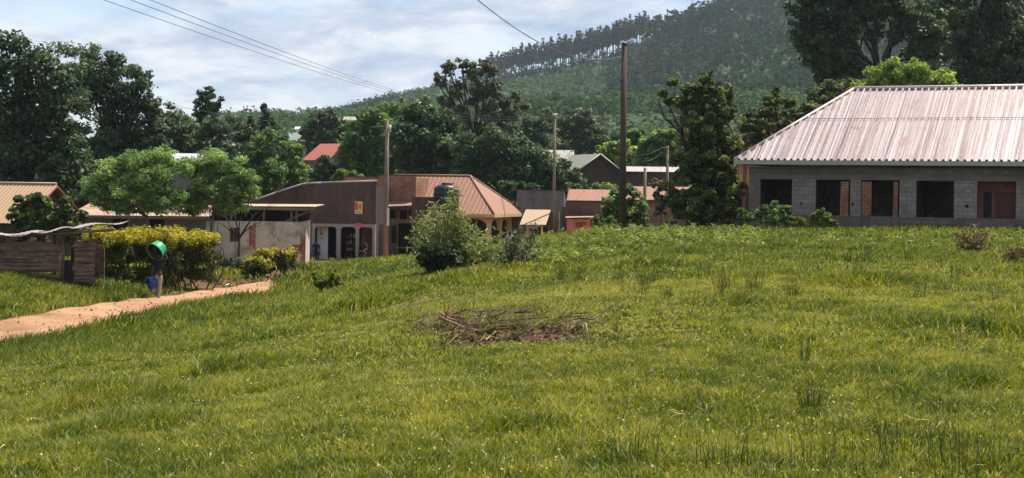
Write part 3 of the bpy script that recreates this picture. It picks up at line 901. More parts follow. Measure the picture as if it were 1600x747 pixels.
# ochre and pink house seen past its left end
fo = Frame(B(1128, 92), -24)
ho = thing('rear_house', fo.o, 'ochre and pink painted house seen behind the left end of the block building', 'house')
a, b_ = fo.uw(1120, 250), fo.uw(1172, 345)
w1 = fo.uw(1160, 252)[1]; wm = fo.uw(1160, 271)[1]; wlo = fo.uw(1160, 293)[1]
mb = MB(); mb.box(fo, a[0], a[0] + 6, 0, 5, wlo, wm); mb.build('wall', M['ochre'], ho)
mb = MB(); mb.box(fo, a[0], a[0] + 6, 0, 5, -.3, wlo); mb.build('plinth', M['oldbrick'], ho)
mb = MB(); mb.box(fo, a[0] - .05, a[0] + 6.05, -.05, 5.05, wm, w1); mb.build('frieze', M['pink'], ho)
uu = fo.uw(1164, 280)[0]
mb = MB(); mb.box(fo, uu - .1, uu + .1, -.09, -.06, .5, w1); mb.build('drain_pipe', M['redmetal'], ho)
mb = MB(); slab_roof(mb, fo(a[0] - .3, -.4, w1), fo(a[0] + 6.3, -.4, w1), fo(a[0] + 6.3, 5.4, w1 + 1), fo(a[0] - .3, 5.4, w1 + 1)); mb.build('roof', M['redtin'], ho)

# ================================================================ generic small houses
def gable_house(name, label, px_front, py_eave, Y, deg, wid, dep, rise, wallm, roofm, base_drop=3.0, ov=.35, axis='u', hole=None, group=None):
    """px_front, py_eave: the pixel of the near left top corner of the wall. axis u: the ridge runs along the front."""
    c = P(px_front, py_eave, Y)
    f = Frame(np.array((c[0], c[1], c[2] - base_drop)), deg)
    g = tz1(c[0], c[1])
    bd = c[2] - g
    f.o[2] = g; W = bd
    r = thing(name, f.o, label, 'house', group)
    mb = MB()
    if axis == 'u':
        mb.wall(f, 0, wid, -.6, W, 0, .2, [hole] if hole else [])
        mb.box(f, 0, wid, dep - .2, dep, -.6, W)
        for uu in (0, wid - .2):
            fr2 = lambda u, v, w_, f=f, uu=uu: f(uu + v, u, w_)
            mb.prism(fr2, [(.2, -.6), (dep - .2, -.6), (dep - .2, W), (dep / 2, W + rise - .05), (.2, W)], 0, .2)
        mb.build('wall', wallm, r)
        mb = MB()
        sl = rise / (dep / 2)
        lo = W - sl * ov
        slab_roof(mb, f(-ov, -ov, lo), f(wid + ov, -ov, lo), f(wid + ov, dep / 2, W + rise), f(-ov, dep / 2, W + rise))
        slab_roof(mb, f(wid + ov, dep + ov, lo), f(-ov, dep + ov, lo), f(-ov, dep / 2, W + rise), f(wid + ov, dep / 2, W + rise))
        ro = mb.build('roof', roofm, r)
        for uu in (-ov, wid + ov):
            mb = MB()
            for vv, s in ((-ov, 1), (dep + ov, -1)):
                beam(mb, f(uu, vv, lo - .07), f(uu, dep / 2, W + rise - .07), .04, .14)
            mb.build('barge_board', M['redmetal'] if roofm in (M['redtin'], M['brightred'], M['orangetin']) else M['fascia'], r)
    else:
        mb.wall(f, 0, wid, -.6, W, .2, dep - .2, [])
        for vv in (0, dep - .2):
            mb.prism(f, [(0, -.6), (wid, -.6), (wid, W), (wid / 2, W + rise - .05), (0, W)], vv, vv + .2)
        mb.build('wall', wallm, r)
        mb = MB(); sl = rise / (wid / 2); lo = W - sl * ov
        slab_roof(mb, f(-ov, dep + ov, lo), f(-ov, -ov, lo), f(wid / 2, -ov, W + rise), f(wid / 2, dep + ov, W + rise))
        slab_roof(mb, f(wid + ov, -ov, lo), f(wid + ov, dep + ov, lo), f(wid / 2, dep + ov, W + rise), f(wid / 2, -ov, W + rise))
        mb.build('roof', roofm, r)
        mb = MB()
        for uu in (-ov, wid + ov): beam(mb, f(uu, -ov - .03, lo - .03), f(wid / 2, -ov - .03, W + rise - .03), .05, .16)
        mb.build('barge_board', M['greytin'], r)
    return r, f, W

# the tan roofed brick house at the far left
r, f, W = gable_house('brick_house', 'small brick house with a tan metal roof and brick gable behind the timber shed', -80, 337, 66, -22, 3.75, 3.9, 1.40, M['oldbrick'], M['orangetin'], ov=.35)
hl = f.uw(30, 400)
mb = MB(); mb.box(f, 2.2, 3.0, -.03, -.005, -.2, W - .5); mb.build('door', M['shade'], r)
mb = MB(); mb.tube([f(-.4, 1.95, W + 1.43), f(4.1, 1.95, W + 1.43)], .06, 6); mb.build('ridge_cap', M['tan'], r)

# far houses among the trees
gable_house('hillside_house', 'house with a bright red gabled roof among trees above the brick shops', 478, 247, 165, -42, 3.6, 4.6, 1.6, M['greyrender'], M['brightred'])
gable_house('gabled_house', 'brown gabled house with a pale grey roof half hidden behind the dark trees', 895, 270, 150, 18, 5.3, 7, 1.9, M['oldbrick'], M['greytin'], axis='v', ov=.5)
gable_house('white_roof_house', 'low house with a brilliant white metal roof above the feathery trees', 270, 249, 100, 8, 1.7, 3, .42, M['greyrender'], M['whitetin'])
gable_house('green_roof_house', 'distant house with a pale green roof left of the red roof', 432, 219, 230, -20, 4.5, 5, 1.2, M['greyrender'], M['greentin'])
gable_house('hill_cottage', 'tiny cottage with a pale tin roof on the lower hillside', 538, 187, 400, 0, 3.5, 5, .9, M['greyrender'], M['greytin'])
gable_house('small_white_house', 'tiny white house showing as a bright dot left of the red roof', 462, 201, 420, 0, 1.6, 3, .6, M['white'], M['whitetin'])
gable_house('white_walled_house', 'house with a bright white wall beside the brown gabled house', 855, 247, 158, 0, 2.3, 4, .4, M['white'], M['greytin'])
gable_house('long_grey_roof_house', 'long flat grey roofed house above the white walled house', 815, 240, 172, 0, 5.5, 4, .5, M['greyrender'], M['greytin'])
gable_house('tin_roof_row', 'long low brown row house with a straw coloured tin roof beyond the tall pole', 978, 267, 128, -3, 5.2, 4, .4, M['oldbrick'], M['tin'], ov=.25)
gable_house('rusty_roof_house', 'low house with a faded red roof behind the pink kiosk and bananas', 893, 311, 118, -6, 3.2, 5, .75, M['brick'], M['redtin'])
gable_house('orange_roof_house', 'low house with an orange brown roof between tall pole and viny tree', 965, 309, 112, -4, 5.0, 5, .85, M['brick'], M['redtin'])

# ================================================================ THE ROW OF SHOPS
# --- hip roofed house with a porch
hc = P(772, 335, 97)
f = Frame(np.array((hc[0], hc[1], tz1(hc[0], hc[1]))), -18)
we = hc[2] - f.o[2]
hh = thing('hip_roof_house', f.o, 'house with a faded red hipped roof and an arched corner porch behind the shrub', 'house')
D, Wd = 6.6, 8.2
uhp, whp = f.uw(735, 275.5, D / 2)
whp = min(whp, we + 3.0)
print('hip house eave', we, 'ridge', whp, uhp)
L = math.hypot(whp - we, D / 2); vd = (f.vv * D / 2 + np.array((0, 0, whp - we))) / L
mb = MB()
corr(mb, f(0, 0, we), f.u, vd, -Wd, 0, lambda u: 0, lambda u: L * max(.001, min(1, u / uhp)), .3, .012)
ro = mb.build('roof', M['redtin'], hh)
mb = MB()
vb = (-f.vv * D / 2 + np.array((0, 0, whp - we))) / L
corr(mb, f(0, D, we), f.u, vb, -Wd, 0, lambda u: 0, lambda u: L * max(.001, min(1, u / uhp)), .3, .012)
Lh = math.hypot(-uhp, whp - we); vh = (f.u * uhp + np.array((0, 0, whp - we))) / Lh
corr(mb, f(0, 0, we), f.vv, vh, 0, D, lambda u: 0, lambda u: Lh * max(.001, min(u, D - u) / (D / 2)), .3, .012)
mb.build('roof_slope', M['redtin'], hh)
mb = MB()
for vv in (0, D): mb.tube([f(0, vv, we + .03), f(uhp, D / 2, whp + .04)], .06, 6)
mb.tube([f(uhp, D / 2, whp + .04), f(-Wd, D / 2, whp + .04)], .06, 6)
mb.build('ridge_cap', M['redtin'], ro)
mb = MB(); mb.box(f, -Wd, 0, -.03, 0, we - .2, we); mb.box(f, 0, .03, -.03, D, we - .2, we); mb.build('fascia', M['cream'], hh)
mb = MB(); mb.box(f, -Wd, -.01, .01, D, we - .22, we - .2); mb.build('ceiling', M['cream'], hh)
o = .35
pl = f.uw(712, 360)[0]
mb = MB()
mb.wall(f, -Wd + .2, -2.6, -.3, we - .2, o, o + .2, [(-5.6, -4.5, .9, 2.0)])
mb.box(f, -2.8, -2.6, o + .2, D - .3, -.3, we - .2); mb.box(f, -Wd + .2, -o, D - .5, D - .3, -.3, we - .2)
mb.build('wall', M['render'], hh)
mb = MB(); mb.box(f, -5.6, -4.5, o + .08, o + .12, .9, 2.0); mb.build('window', M['dark'], hh)
def arch_mb(fr_, u0, u1, v0, v1, spring, top, n=10):
    m_ = MB(); pts = []
    for i in range(n + 1):
        t = math.pi * i / n
        pts.append((u0 + (u1 - u0) * (.5 - .5 * math.cos(t)), spring + (top - .12 - spring) * math.sin(t)))
    m_.prism(fr_, [(u0, top)] + pts + [(u1, top)], v0, v1)
    return m_
fs = lambda u, v, w_: f(-v, u, w_)             # the right side of the porch
for k, (uu, vv) in enumerate(((-2.45, o + .15), (-o - .15, o + .15), (-o - .15, 2.6), (-o - .15, 4.6))):
    mb = MB(); mb.box(f, uu - .13, uu + .13, vv - .13, vv + .13, -.3, we - .25); mb.build('porch_column', M['cream'], hh)
m1 = arch_mb(f, -2.32, -o - .28, o + .04, o + .24, we - .75, we - .2); m1.build('porch_arch', M['cream'], hh)
for a_, b_ in ((o + .28, 2.47), (2.73, 4.47)):
    m1 = arch_mb(fs, a_, b_, o + .02, o + .28, we - .75, we - .2); m1.build('porch_arch', M['cream'], hh)
mb = MB(); mb.box(f, -2.65, -2.61, 0, 0, 0, 0) if False else None
mb = MB(); mb.box(f, -2.598, -2.56, 1.2, 2.2, -.2, 2.0); mb.build('door', M['shade'], hh)
mb = MB(); mb.box(f, -2.6, -o, o + .3, D - .5, -.3, .03); mb.build('porch_floor', M['greyrender'], hh)

# --- tan lean-to shop right of it
c = P(853, 350, 96)
f2 = Frame(np.array((c[0], c[1], tz1(c[0], c[1]))), -20)
lt = thing('lean_to_shop', f2.o, 'small shop under a sloping tan tin canopy beside the hipped house porch', 'shop')
we2 = c[2] - f2.o[2]
wt2 = we2 + .85
mb = MB(); slab_roof(mb, f2(-1.75, 0, we2 - .08), f2(0, 0, we2 - .05), f2(-.5, 2.4, wt2), f2(-2.2, 2.4, wt2), .13, .01, 'sin'); mb.build('canopy_roof', M['tan'], lt)
mb = MB()
for uu in (-1.3, -.35): mb.tube([f2(uu, .25, -.3), f2(uu, .25, we2 + .05)], .07, 7)
mb.build('post', M['cream'], lt)
mb = MB(); mb.wall(f2, -2.4, .1, -.3, wt2 - .1, 2.3, 2.45, [(-1.6, -.7, 0, 1.9)]); mb.build('wall', M['render'], lt)
mb = MB(); mb.box(f2, -1.6, -.7, 2.5, 2.53, 0, 1.9); mb.build('door', M['dark'], lt)
mb = MB(); mb.box(f2, -1.15, -.55, .5, .9, -.1, .55); mb.build('counter', M['wood'], lt)

# --- plain grey parapet building
g0 = P(808, 299, 103)
f3 = Frame(np.array((g0[0], g0[1], tz1(g0[0], g0[1]))), -3)
pb = thing('grey_parapet_building', f3.o, 'plain grey cement building with a blank parapet front beside the thin pole', 'building')
u1, wtp = f3.uw(882, 298.5)
w_mid = f3.uw(880, 345)[1]
mb = MB(); mb.wall(f3, 0, u1, -.4, wtp, 0, .25, [(u1 - 1.5, u1 - .5, -.3, w_mid)]); mb.build('front_wall', M['greyrender'], pb)
mb = MB(); mb.prism(lambda u, v, w_: f3(v, u, w_), [(.25, -.4), (6, -.4), (6, wtp - .9), (.25, wtp)], 0, .22); mb.build('side_wall', M['greyrender'], pb); mb = MB()
mb.prism(lambda u, v, w_: f3(v, u, w_), [(.25, -.4), (6, -.4), (6, wtp - .9), (.25, wtp)], u1 - .22, u1); mb.build('side_wall', M['greyrender'], pb)
mb = MB(); slab_roof(mb, f3(.22, .3, wtp - .5), f3(u1 - .22, .3, wtp - .5), f3(u1 - .22, 6, wtp - 1.3), f3(.22, 6, wtp - 1.3)); mb.build('roof', M['tinrust'], pb)
mb = MB(); mb.box(f3, u1 - 1.5, u1 - .5, .12, .16, -.3, w_mid); dd = mb.build('door', M['steel'], pb)
mb = MB(); mb.box(f3, -.03, u1 + .03, -.03, .28, wtp, wtp + .07); mb.build('coping', M['darkrender'], pb)

# --- dark parapet shop and the pink kiosk before it
k0 = P(883, 317, 99)
f4 = Frame(np.array((k0[0], k0[1], tz1(k0[0], k0[1]))), 0)
kb = thing('dark_parapet_shop', f4.o, 'low shop with a black weathered parapet behind the pink kiosk', 'shop')
u1, w1 = f4.uw(941, 317); 
mb = MB(); mb.box(f4, 0, u1, 0, .25, -.3, w1); mb.build('front_wall', M['darkrender'], kb)
mb = MB()
for uu in (0, u1 - .2):
    mb = MB(); mb.box(f4, uu, uu + .2, .25, 5, -.3, w1 - .3); mb.build('side_wall', M['darkrender'], kb)
mb = MB(); slab_roof(mb, f4(.2, .3, w1 - .35), f4(u1 - .2, .3, w1 - .35), f4(u1 - .2, 5, w1 - .7), f4(.2, 5, w1 - .7)); mb.build('roof', M['tinrust'], kb)
f5 = Frame(f4(0.05, -1.8, 0), -4)
kk = thing('pink_kiosk', f5.o, 'salmon pink kiosk with shuttered hatches and a rusty flat roof', 'kiosk')
u1 = f5.uw(942, 345)[0]; w1 = f5.uw(900, 342)[1]
mb = MB(); mb.wall(f5, 0, u1, -.3, w1, 0, .12, [(.55, 1.25, w1 - .55, w1 - .2), (1.5, 2.1, w1 - .5, w1 - .2)]); mb.box(f5, 0, .12, .12, 1.6, -.3, w1); mb.box(f5, u1 - .12, u1, .12, 1.6, -.3, w1)
mb.build('wall', M['pink'], kk)
for a_, b_, c_ in ((.55, 1.25, .55), (1.5, 2.1, .5)):
    mb = MB(); mb.box(f5, a_, b_, .04, .07, w1 - c_, w1 - .2); mb.build('shutter', M['redmetal'], kk)
mb = MB(); slab_roof(mb, f5(-.1, -.35, w1 + .06), f5(u1 + .85, -.35, w1 + .16), f5(u1 + .85, 1.7, w1 + .2), f5(-.1, 1.7, w1 + .12), .12, .02, 'sin'); mb.build('roof', M['tinrust'], kk)

# --- dark arcaded shop with the long sloping side wall
s0 = P(500, 406, 93)
f6 = Frame(np.array((s0[0], s0[1], tz1(s0[0], s0[1]))), -6)
ds = thing('arcade_shop', f6.o, 'dark brown rendered shop with rounded pale arches and a red and yellow poster', 'shop')
uR6, wtp = f6.uw(588, 284.5)
uL6 = f6.uw(478, 350)[0]
wl = f6.uw(500, 287.5)[1]
warch = f6.uw(540, 350)[1]                    # underside of the upper wall
mb = MB(); mb.prism(f6, [(uL6, warch), (uR6, warch), (uR6, wtp), (0, wl), (uL6, wl - .06)], 0, .22); mb.build('parapet', M['darkrender'], ds)
# side wall that falls away to the left and back
e1 = f6.uw(388, 318, 3.5)
mb = MB(); fsd = Frame(f6(uL6, .0, 0), 160)
pts = [(uL6, warch), (uL6, wl - .06), (uL6 - 1.6, wl - .35), (e1[0], e1[1]), (e1[0], warch)]
fl = Frame(f6(uL6, .22, 0), -6 - 24)
# wall running back to the left
a_ = f6(uL6, .1, 0); 
def lw(u, v, w_):                              # u metres to the left and back
    d = np.array((-math.cos(R(-28)), -math.sin(R(-28)), 0)); n_ = np.array((d[1], -d[0], 0))
    return a_ + d * u + n_ * v + np.array((0, 0, w_))
def lw_uw(px, py):
    d = np.array((-math.cos(R(-28)), -math.sin(R(-28)), 0)); rr = ray(px, py); k = rr[0]
    u = (k * a_[1] - a_[0]) / (d[0] - k * d[1]); Y = a_[1] + u * d[1]
    return u, EYE + rr[2] * Y - a_[2]
lft = [lw_uw(x_, y_) for x_, y_ in ((470, 290), (430, 303), (388, 318))]
mb = MB(); mb.prism(lw, [(0, -.3), (lft[2][0], -.3)] + [lft[2], lft[1], lft[0]] + [(0, wl - .06)], 0, .2); mb.build('side_wall', M['oldbrick'], ds)
mb = MB(); tp = [(0, wl - .06)] + lft
for p_, q_ in zip(tp[:-1], tp[1:]): beam(mb, lw(p_[0], .1, p_[1] + .03), lw(q_[0], .1, q_[1] + .03), .22, .07)
beam(mb, f6(uL6, .11, wl - .03), f6(0, .11, wl + .03), .22, .06); beam(mb, f6(0, .11, wl + .03), f6(uR6 + .05, .11, wtp + .03), .22, .06)
mb.build('coping', M['greyrender'], ds)
# the arcade: three rounded openings
op = []
for xa, xb in ((491.5, 525.5), (532, 555.5), (560.5, 582)):
    op.append((f6.uw(xa, 390)[0], f6.uw(xb, 390)[0]))
wa = f6.uw(540, 354.5)[1]
mb = MB()
def rounded(u0, u1, top, r=.22, n=5):
    pts = [(u0, -.3)]
    for i in range(n + 1):
        t = math.pi - math.pi / 2 * i / n; pts.append((u0 + r + r * math.cos(t), top - r + r * math.sin(t)))
    for i in range(n + 1):
        t = math.pi / 2 - math.pi / 2 * i / n; pts.append((u1 - r + r * math.cos(t), top - r + r * math.sin(t)))
    pts.append((u1, -.3))
    return pts
ol = [(uL6 + .95, -.3)]
ua = f6.uw(487, 380)[0]
prev = ua
for (u0, u1) in op:
    rp = rounded(u0, u1, wa)
    m_ = [(prev, -.3)] if False else None
    # pier left of the opening + spandrel over it
    mb.prism(f6, [(prev, -.3), (u0, -.3), (u0, wa - .22), (prev, wa - .22)], -.06, .16)
    left = [p for p in rp if -.2 < p[1] and p[0] <= (u0 + u1) / 2]; right = [p for p in rp if -.2 < p[1] and p[0] > (u0 + u1) / 2]
    mb.prism(f6, [(prev, wa - .22)] + left + right + [(u1, warch), (prev, warch)], -.06, .16)
    prev = u1
mb.box(f6, prev, uR6, -.06, .16, -.3, warch)
mb.build('arcade', M['arch'], ds)
mb = MB(); mb.box(f6, uL6, ua, .0, .2, -.3, warch - .0); mb.build('brick_pier', M['oldbrick'], ds)
mb = MB(); mb.box(f6, uL6 + .25, ua + .02, -.03, -.004, -.2, wa - .55); mb.build('blue_door', M['blue'], ds)
mb = MB(); u_p = f6.uw(508.5, 390)[0]; mb.box(f6, op[0][0], u_p, .62, .7, -.3, wa + .1); pn = mb.build('white_panel', M['white'], ds)
mb = MB()
for (x0_, x1_, y0_, y1_) in ((500.5, 501.6, 357, 366), (502.3, 503.3, 362, 369), (503.5, 505.4, 365.5, 367.5), (501.5, 503.4, 371.5, 373.2), (504, 505, 372, 374)):
    p0 = f6.uw(x0_, y0_, .6); p1 = f6.uw(x1_, y1_, .6); mb.box(f6, p0[0], p1[0], .608, .617, p1[1], p0[1])
mb.build('red_painted_mark', mat('red_sign_paint', (.5, .09, .05), .7, .2), pn)
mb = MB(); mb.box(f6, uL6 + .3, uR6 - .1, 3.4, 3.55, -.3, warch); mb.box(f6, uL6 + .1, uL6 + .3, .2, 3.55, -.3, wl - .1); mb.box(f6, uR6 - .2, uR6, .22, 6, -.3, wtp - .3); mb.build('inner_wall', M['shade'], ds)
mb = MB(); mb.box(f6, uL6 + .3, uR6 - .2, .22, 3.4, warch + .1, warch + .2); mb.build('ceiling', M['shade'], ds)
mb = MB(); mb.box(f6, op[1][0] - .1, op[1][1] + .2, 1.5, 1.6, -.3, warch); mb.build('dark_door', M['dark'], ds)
mb = MB()
for i in range(4): mb.box(f6, op[1][0] + .05, op[1][1] - .05, 1.2, 1.45, .1 + .4 * i, .14 + .4 * i)
sh = mb.build('shelf', M['wood'], ds)
for i in range(4):
    for j in range(4):
        if rng.random() < .25: continue
        mb = MB(); uu = op[1][0] + .12 + j * .2; hh_ = rng.uniform(.12, .26)
        mb.box(f6, uu, uu + rng.uniform(.08, .15), 1.25, 1.4, .14 + .4 * i, .14 + .4 * i + hh_)
        if i * 4 + j < 99: mb.build('shelf_goods', random.choice([M['plaster'], M['pink'], M['blue'], M['shade']]), sh)
mb = MB(); u_a, u_b = op[2]; mb.box(f6, u_a + .2, u_b + .15, 1.2, 1.28, -.3, wa - .2); dd = mb.build('timber_door', M['wood'], ds)
mb = MB(); mb.box(f6, u_a - .1, u_b + .5, 1.3, 1.4, -.3, warch); mb.build('rear_wall', M['render'], ds)
mb = MB(); slab_roof(mb, f6(uL6, .3, wl - .55), f6(uR6, .3, wl - .55), f6(uR6, 7, wl - 1.2), f6(uL6, 7, wl - 1.2)); mb.build('roof', M['tinrust'], ds)
# red and white notice over the third pier
p0 = f6.uw(556, 348.5); p1 = f6.uw(566, 354.5)
mb = MB(); mb.box(f6, p0[0], p1[0], -.08, -.062, p1[1], p0[1]); nb = mb.build('pink_notice', mat('pink_notice_paint', (.6, .12, .15), .7, .15), ds)
# poster board: red left, yellow right, white foot
p0 = f6.uw(554.5, 314.5); p1 = f6.uw(566.5, 334.5)
ps = thing('poster_board', f6(p0[0], -.05, p1[1]), 'small red and yellow poster board fixed to the dark shop wall', 'sign')
mb = MB(); mb.box(f6, p0[0], p1[0], -.05, -.003, p1[1], p0[1]); mb.build('board', mat('poster_yellow', (.72, .50, .12), .6, .1), ps)
du = p1[0] - p0[0]; dw = p0[1] - p1[1]
mb = MB(); mb.prism(f6, [(p0[0] + du * .04, p1[1] + dw * .34), (p0[0] + du * .46, p1[1] + dw * .34), (p0[0] + du * .34, p1[1] + dw * .94), (p0[0] + du * .04, p1[1] + dw * .9)], -.056, -.052); mb.build('red_field', mat('poster_red', (.62, .06, .07), .6, .1), ps)
mb = MB(); mb.box(f6, p0[0] + du * .06, p1[0] - du * .06, -.056, -.052, p1[1] + dw * .05, p1[1] + dw * .26); mb.build('white_strip', M['white'], ps)
mb = MB()
for i in range(5): mb.box(f6, p0[0] + du * (.12 + i * .16), p0[0] + du * (.22 + i * .16), -.06, -.057, p1[1] + dw * .10, p1[1] + dw * .21)
mb.box(f6, p0[0] + du * .52, p0[0] + du * .9, -.056, -.052, p1[1] + dw * .62, p1[1] + dw * .72); mb.box(f6, p0[0] + du * .52, p0[0] + du * .86, -.056, -.052, p1[1] + dw * .46, p1[1] + dw * .54)
mb.build('printed_mark', mat('poster_ink', (.35, .05, .05), .7, .2), ps)

# --- brick two part shop right of it
b0 = P(590, 402, 96.5)
f7 = Frame(np.array((b0[0], b0[1], tz1(b0[0], b0[1]))), -6)
bs = thing('brick_shop', f7.o, 'tall red brick shop with a rusty tin awning behind the street pole', 'shop')
uR7, wtp7 = f7.uw(650, 274.5)
waw = f7.uw(620, 318)[1]; wlow = f7.uw(620, 347)[1]
mb = MB(); mb.box(f7, 0, uR7, 0, .25, waw, wtp7); mb.box(f7, uR7 - .25, uR7, .25, 7, -.3, wtp7 - .15); mb.box(f7, 0, .25, .25, 7, -.3, wtp7 - .15)
pa = f7.uw(540, 277.5, 2.2)
mb.build('upper_wall', M['brick'], bs)
mb = MB(); mb.box(f7, pa[0], 0, 2.0, 2.22, -.3, f7.uw(560, 277, 2.2)[1]); mb.build('rear_parapet', M['brick'], bs)
mb = MB(); mb.box(f7, pa[0] - .02, uR7 * .02, 1.97, 2.25, f7.uw(560, 277, 2.2)[1], f7.uw(560, 277, 2.2)[1] + .06); mb.box(f7, -.02, uR7 + .02, -.03, .28, wtp7, wtp7 + .06); mb.build('coping', M['oldbrick'], bs)
wp = f7.uw(632, 347)[0]; dr0, dr1 = f7.uw(621.5, 380)[0], f7.uw(646, 380)[0]; wd = f7.uw(630, 349)[1]
wi0, wi1 = f7.uw(611, 352), f7.uw(619.5, 380.5)
up0, up1 = f7.uw(607, 328), f7.uw(648, 343)
mb = MB(); mb.wall(f7, 0, uR7, -.3, waw, .0, .22, [(wi0[0], wi1[0], wi1[1], wi0[1]), (dr0, dr1, -.3, wd), (f7.uw(607, 330)[0], f7.uw(621, 330)[0], up1[1], up0[1]), (f7.uw(624, 330)[0], f7.uw(636, 330)[0], up1[1], up0[1]), (f7.uw(638, 330)[0], f7.uw(647.5, 330)[0], up1[1], up0[1])])
mb.build('front_wall', mat('tan_plaster', (.27, .175, .13), .9, .2, 1.2, dirt=(.17, .10, .075), dscale=.9), bs)
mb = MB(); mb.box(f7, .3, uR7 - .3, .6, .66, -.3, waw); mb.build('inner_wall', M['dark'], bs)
mb = MB()
for i in range(4):
    uu = wi0[0] + (wi1[0] - wi0[0]) * (.15 + .23 * i); mb.box(f7, uu, uu + .02, .05, .07, wi1[1], wi0[1])
mb.build('window_bars', M['steel'], bs)
mb = MB(); aw = f7.uw(588, 323, -1.0); ae = f7.uw(664, 321, -1.0)
slab_roof(mb, f7(aw[0], -1.0, aw[1]), f7(ae[0], -1.0, ae[1] + .02), f7(uR7 + .2, .0, waw + .12), f7(0, .0, waw + .10), .14, .025, 'sin'); mb.build('awning', M['tinrust'], bs)
mb = MB(); beam(mb, f7(aw[0] + .1, -.95, aw[1] - .05), f7(ae[0] - .1, -.95, ae[1] - .05), .06, .08)
for q in (.3, uR7 * .5, uR7 - .1): beam(mb, f7(q, -.9, aw[1] - .05), f7(q, 0.02, aw[1] - .75), .05, .05)
mb.build('awning_frame', M['wood'], bs)
mb = MB(); ww = f7.uw(592, 340.5)[1]; slab_roof(mb, f7(-.15, -.45, ww), f7(.5, -.45, ww), f7(.5, 0, ww + .06), f7(-.15, 0, ww + .06), .1, .02); ue = f7.uw(650, 338)[0]; slab_roof(mb, f7(ue - .15, -.45, ww + .1), f7(ue + .4, -.45, ww + .1), f7(ue + .4, 0, ww + .18), f7(ue - .15, 0, ww + .18), .1, .02); mb.build('small_canopy', M['greytin'], bs)
mb = MB(); mb.box(f7, dr0 - .15, dr1 + .1, -1.0, -.45, .55, .6)
for uu in (dr0 - .1, dr1): mb.box(f7, uu, uu + .06, -.95, -.89, -.3, .55); mb.box(f7, uu, uu + .06, -.55, -.49, -.3, .55)
tb = mb.build('stall_table', M['wood'], None); tag(tb, 'rough wooden table standing before the brick shop doorway', 'table')

# --- water tank on its dark stand, beside the hipped roof
tp = P(697, 330, 94); 
tk = thing('water_tank', (tp[0], tp[1], tp[2]), 'black plastic water tank standing on a dark masonry tower', 'tank')
k = 94 / F; rad = 19.5 * k; hh_ = 41 * k
mb = MB(); prof = [(rad * .98, .02), (rad, .12), (rad, .2)]
for i in range(4): z = .3 + i * (hh_ - .75) / 4; prof += [(rad, z), (rad * 1.04, z + .04), (rad * 1.04, z + .12), (rad, z + .16)]
prof += [(rad, hh_ - .28), (rad * .93, hh_ - .12), (rad * .6, hh_), (rad * .3, hh_ + .03)]
mb.grid([[np.array(tp) + np.array((r_ * math.cos(t), r_ * math.sin(t), z_)) for t in np.linspace(0, 2 * math.pi, 25)[:-1]] for r_, z_ in prof], closed=True, cap=True)
mb.build('tank_body', M['plastic'], tk)
mb = MB(); mb.tube([np.array(tp) + np.array((0, 0, hh_ + .02)), np.array(tp) + np.array((0, 0, hh_ + .13))], rad * .42, 18); mb.build('lid', M['plastic'], tk)
tg = tz1(tp[0], tp[1]); ft = Frame(np.array((tp[0], tp[1], tg)), -6)
tw_ = thing('tank_tower', ft.o, 'dark masonry tower that carries the black water tank', 'tower')
H_ = tp[2] - tg
mb = MB(); mb.box(ft, -1.0, .95, -.8, .9, H_ - .12, H_ - .005); mb.build('platform', M['darkrender'], tw_)
for a_, b_ in ((-.95, -.75), (.65, -.75), (-.95, .6), (.65, .6)):
    mb = MB(); mb.box(ft, a_, a_ + .25, b_, b_ + .25, -.3, H_ - .12); mb.build('leg', M['darkrender'], tw_)
mb = MB(); mb.box(ft, -2.2, -.72, .3, .5, H_ - .2, H_ + .85); mb.box(ft, -2.2, -.72, .3, .5, -.3, H_ - .2); mb.build('side_wall', M['darkrender'], tw_)

# --- whitewashed yard wall with a lean-to roof behind it
y0 = P(311, 412, 80)
f8 = Frame(np.array((y0[0], y0[1], tz1(y0[0], y0[1]))), 4)
u_r, w_r = f8.uw(478, 349.5); w_l = f8.uw(330, 345)[1]
yw = thing('yard_wall_building', f8.o, 'low plastered pale wall with brick patches and an open lean to roof above', 'building')
wi0, wi1 = f8.uw(359, 356), f8.uw(375, 378)
mb = MB(); mb.wall(f8, 0, u_r, -.4, w_l, 0, .22, [(wi0[0], wi1[0], wi1[1], wi0[1])]); mb.build('wall', M['plaster'], yw)
mb = MB(); mb.box(f8, wi0[0], wi1[0], .12, .15, wi1[1], wi0[1]); wf = mb.build('window', M['shade'], yw)
mb = MB()
for i in range(4): uu = wi0[0] + (wi1[0] - wi0[0]) * (.05 + i * .29); mb.box(f8, uu, uu + .04, .05, .09, wi1[1], wi0[1])
mb.build('window_bars', M['wood'], wf)
u_b = f8.uw(398, 380)[0]
mb = MB(); rows_ = []
mb.box(f8, u_b - .06, u_b + .05, -.02, -.003, -.3, w_l - .1); mb.box(f8, u_b - .3, u_b - .063, -.014, -.003, .9, w_l - .25)
for a_, b_, c_, d_ in ((u_r - .7, u_r - .2, .6, 1.0), (u_r - .28, u_r - .01, .02, 1.5), (u_r - 1.1, u_r - .75, .5, .75), (.4, .9, .3, .55)): 
    mb.build('exposed_brick', M['brick'], yw); mb = MB(); mb.box(f8, a_, b_, -.012, -.003, c_, d_)
mb.build('exposed_brick', M['brick'], yw)
u_e, w_e = f8.uw(478, 325, 1.6)
mb = MB(); mb.box(f8, u_r - .22, u_r, .22, 3.5, -.4, w_l); mb.build('return_wall', M['plaster'], yw)
a1 = f8.uw(352, 322, .1); a2 = f8.uw(484, 322.5, .1); 
wlean = a2[1]
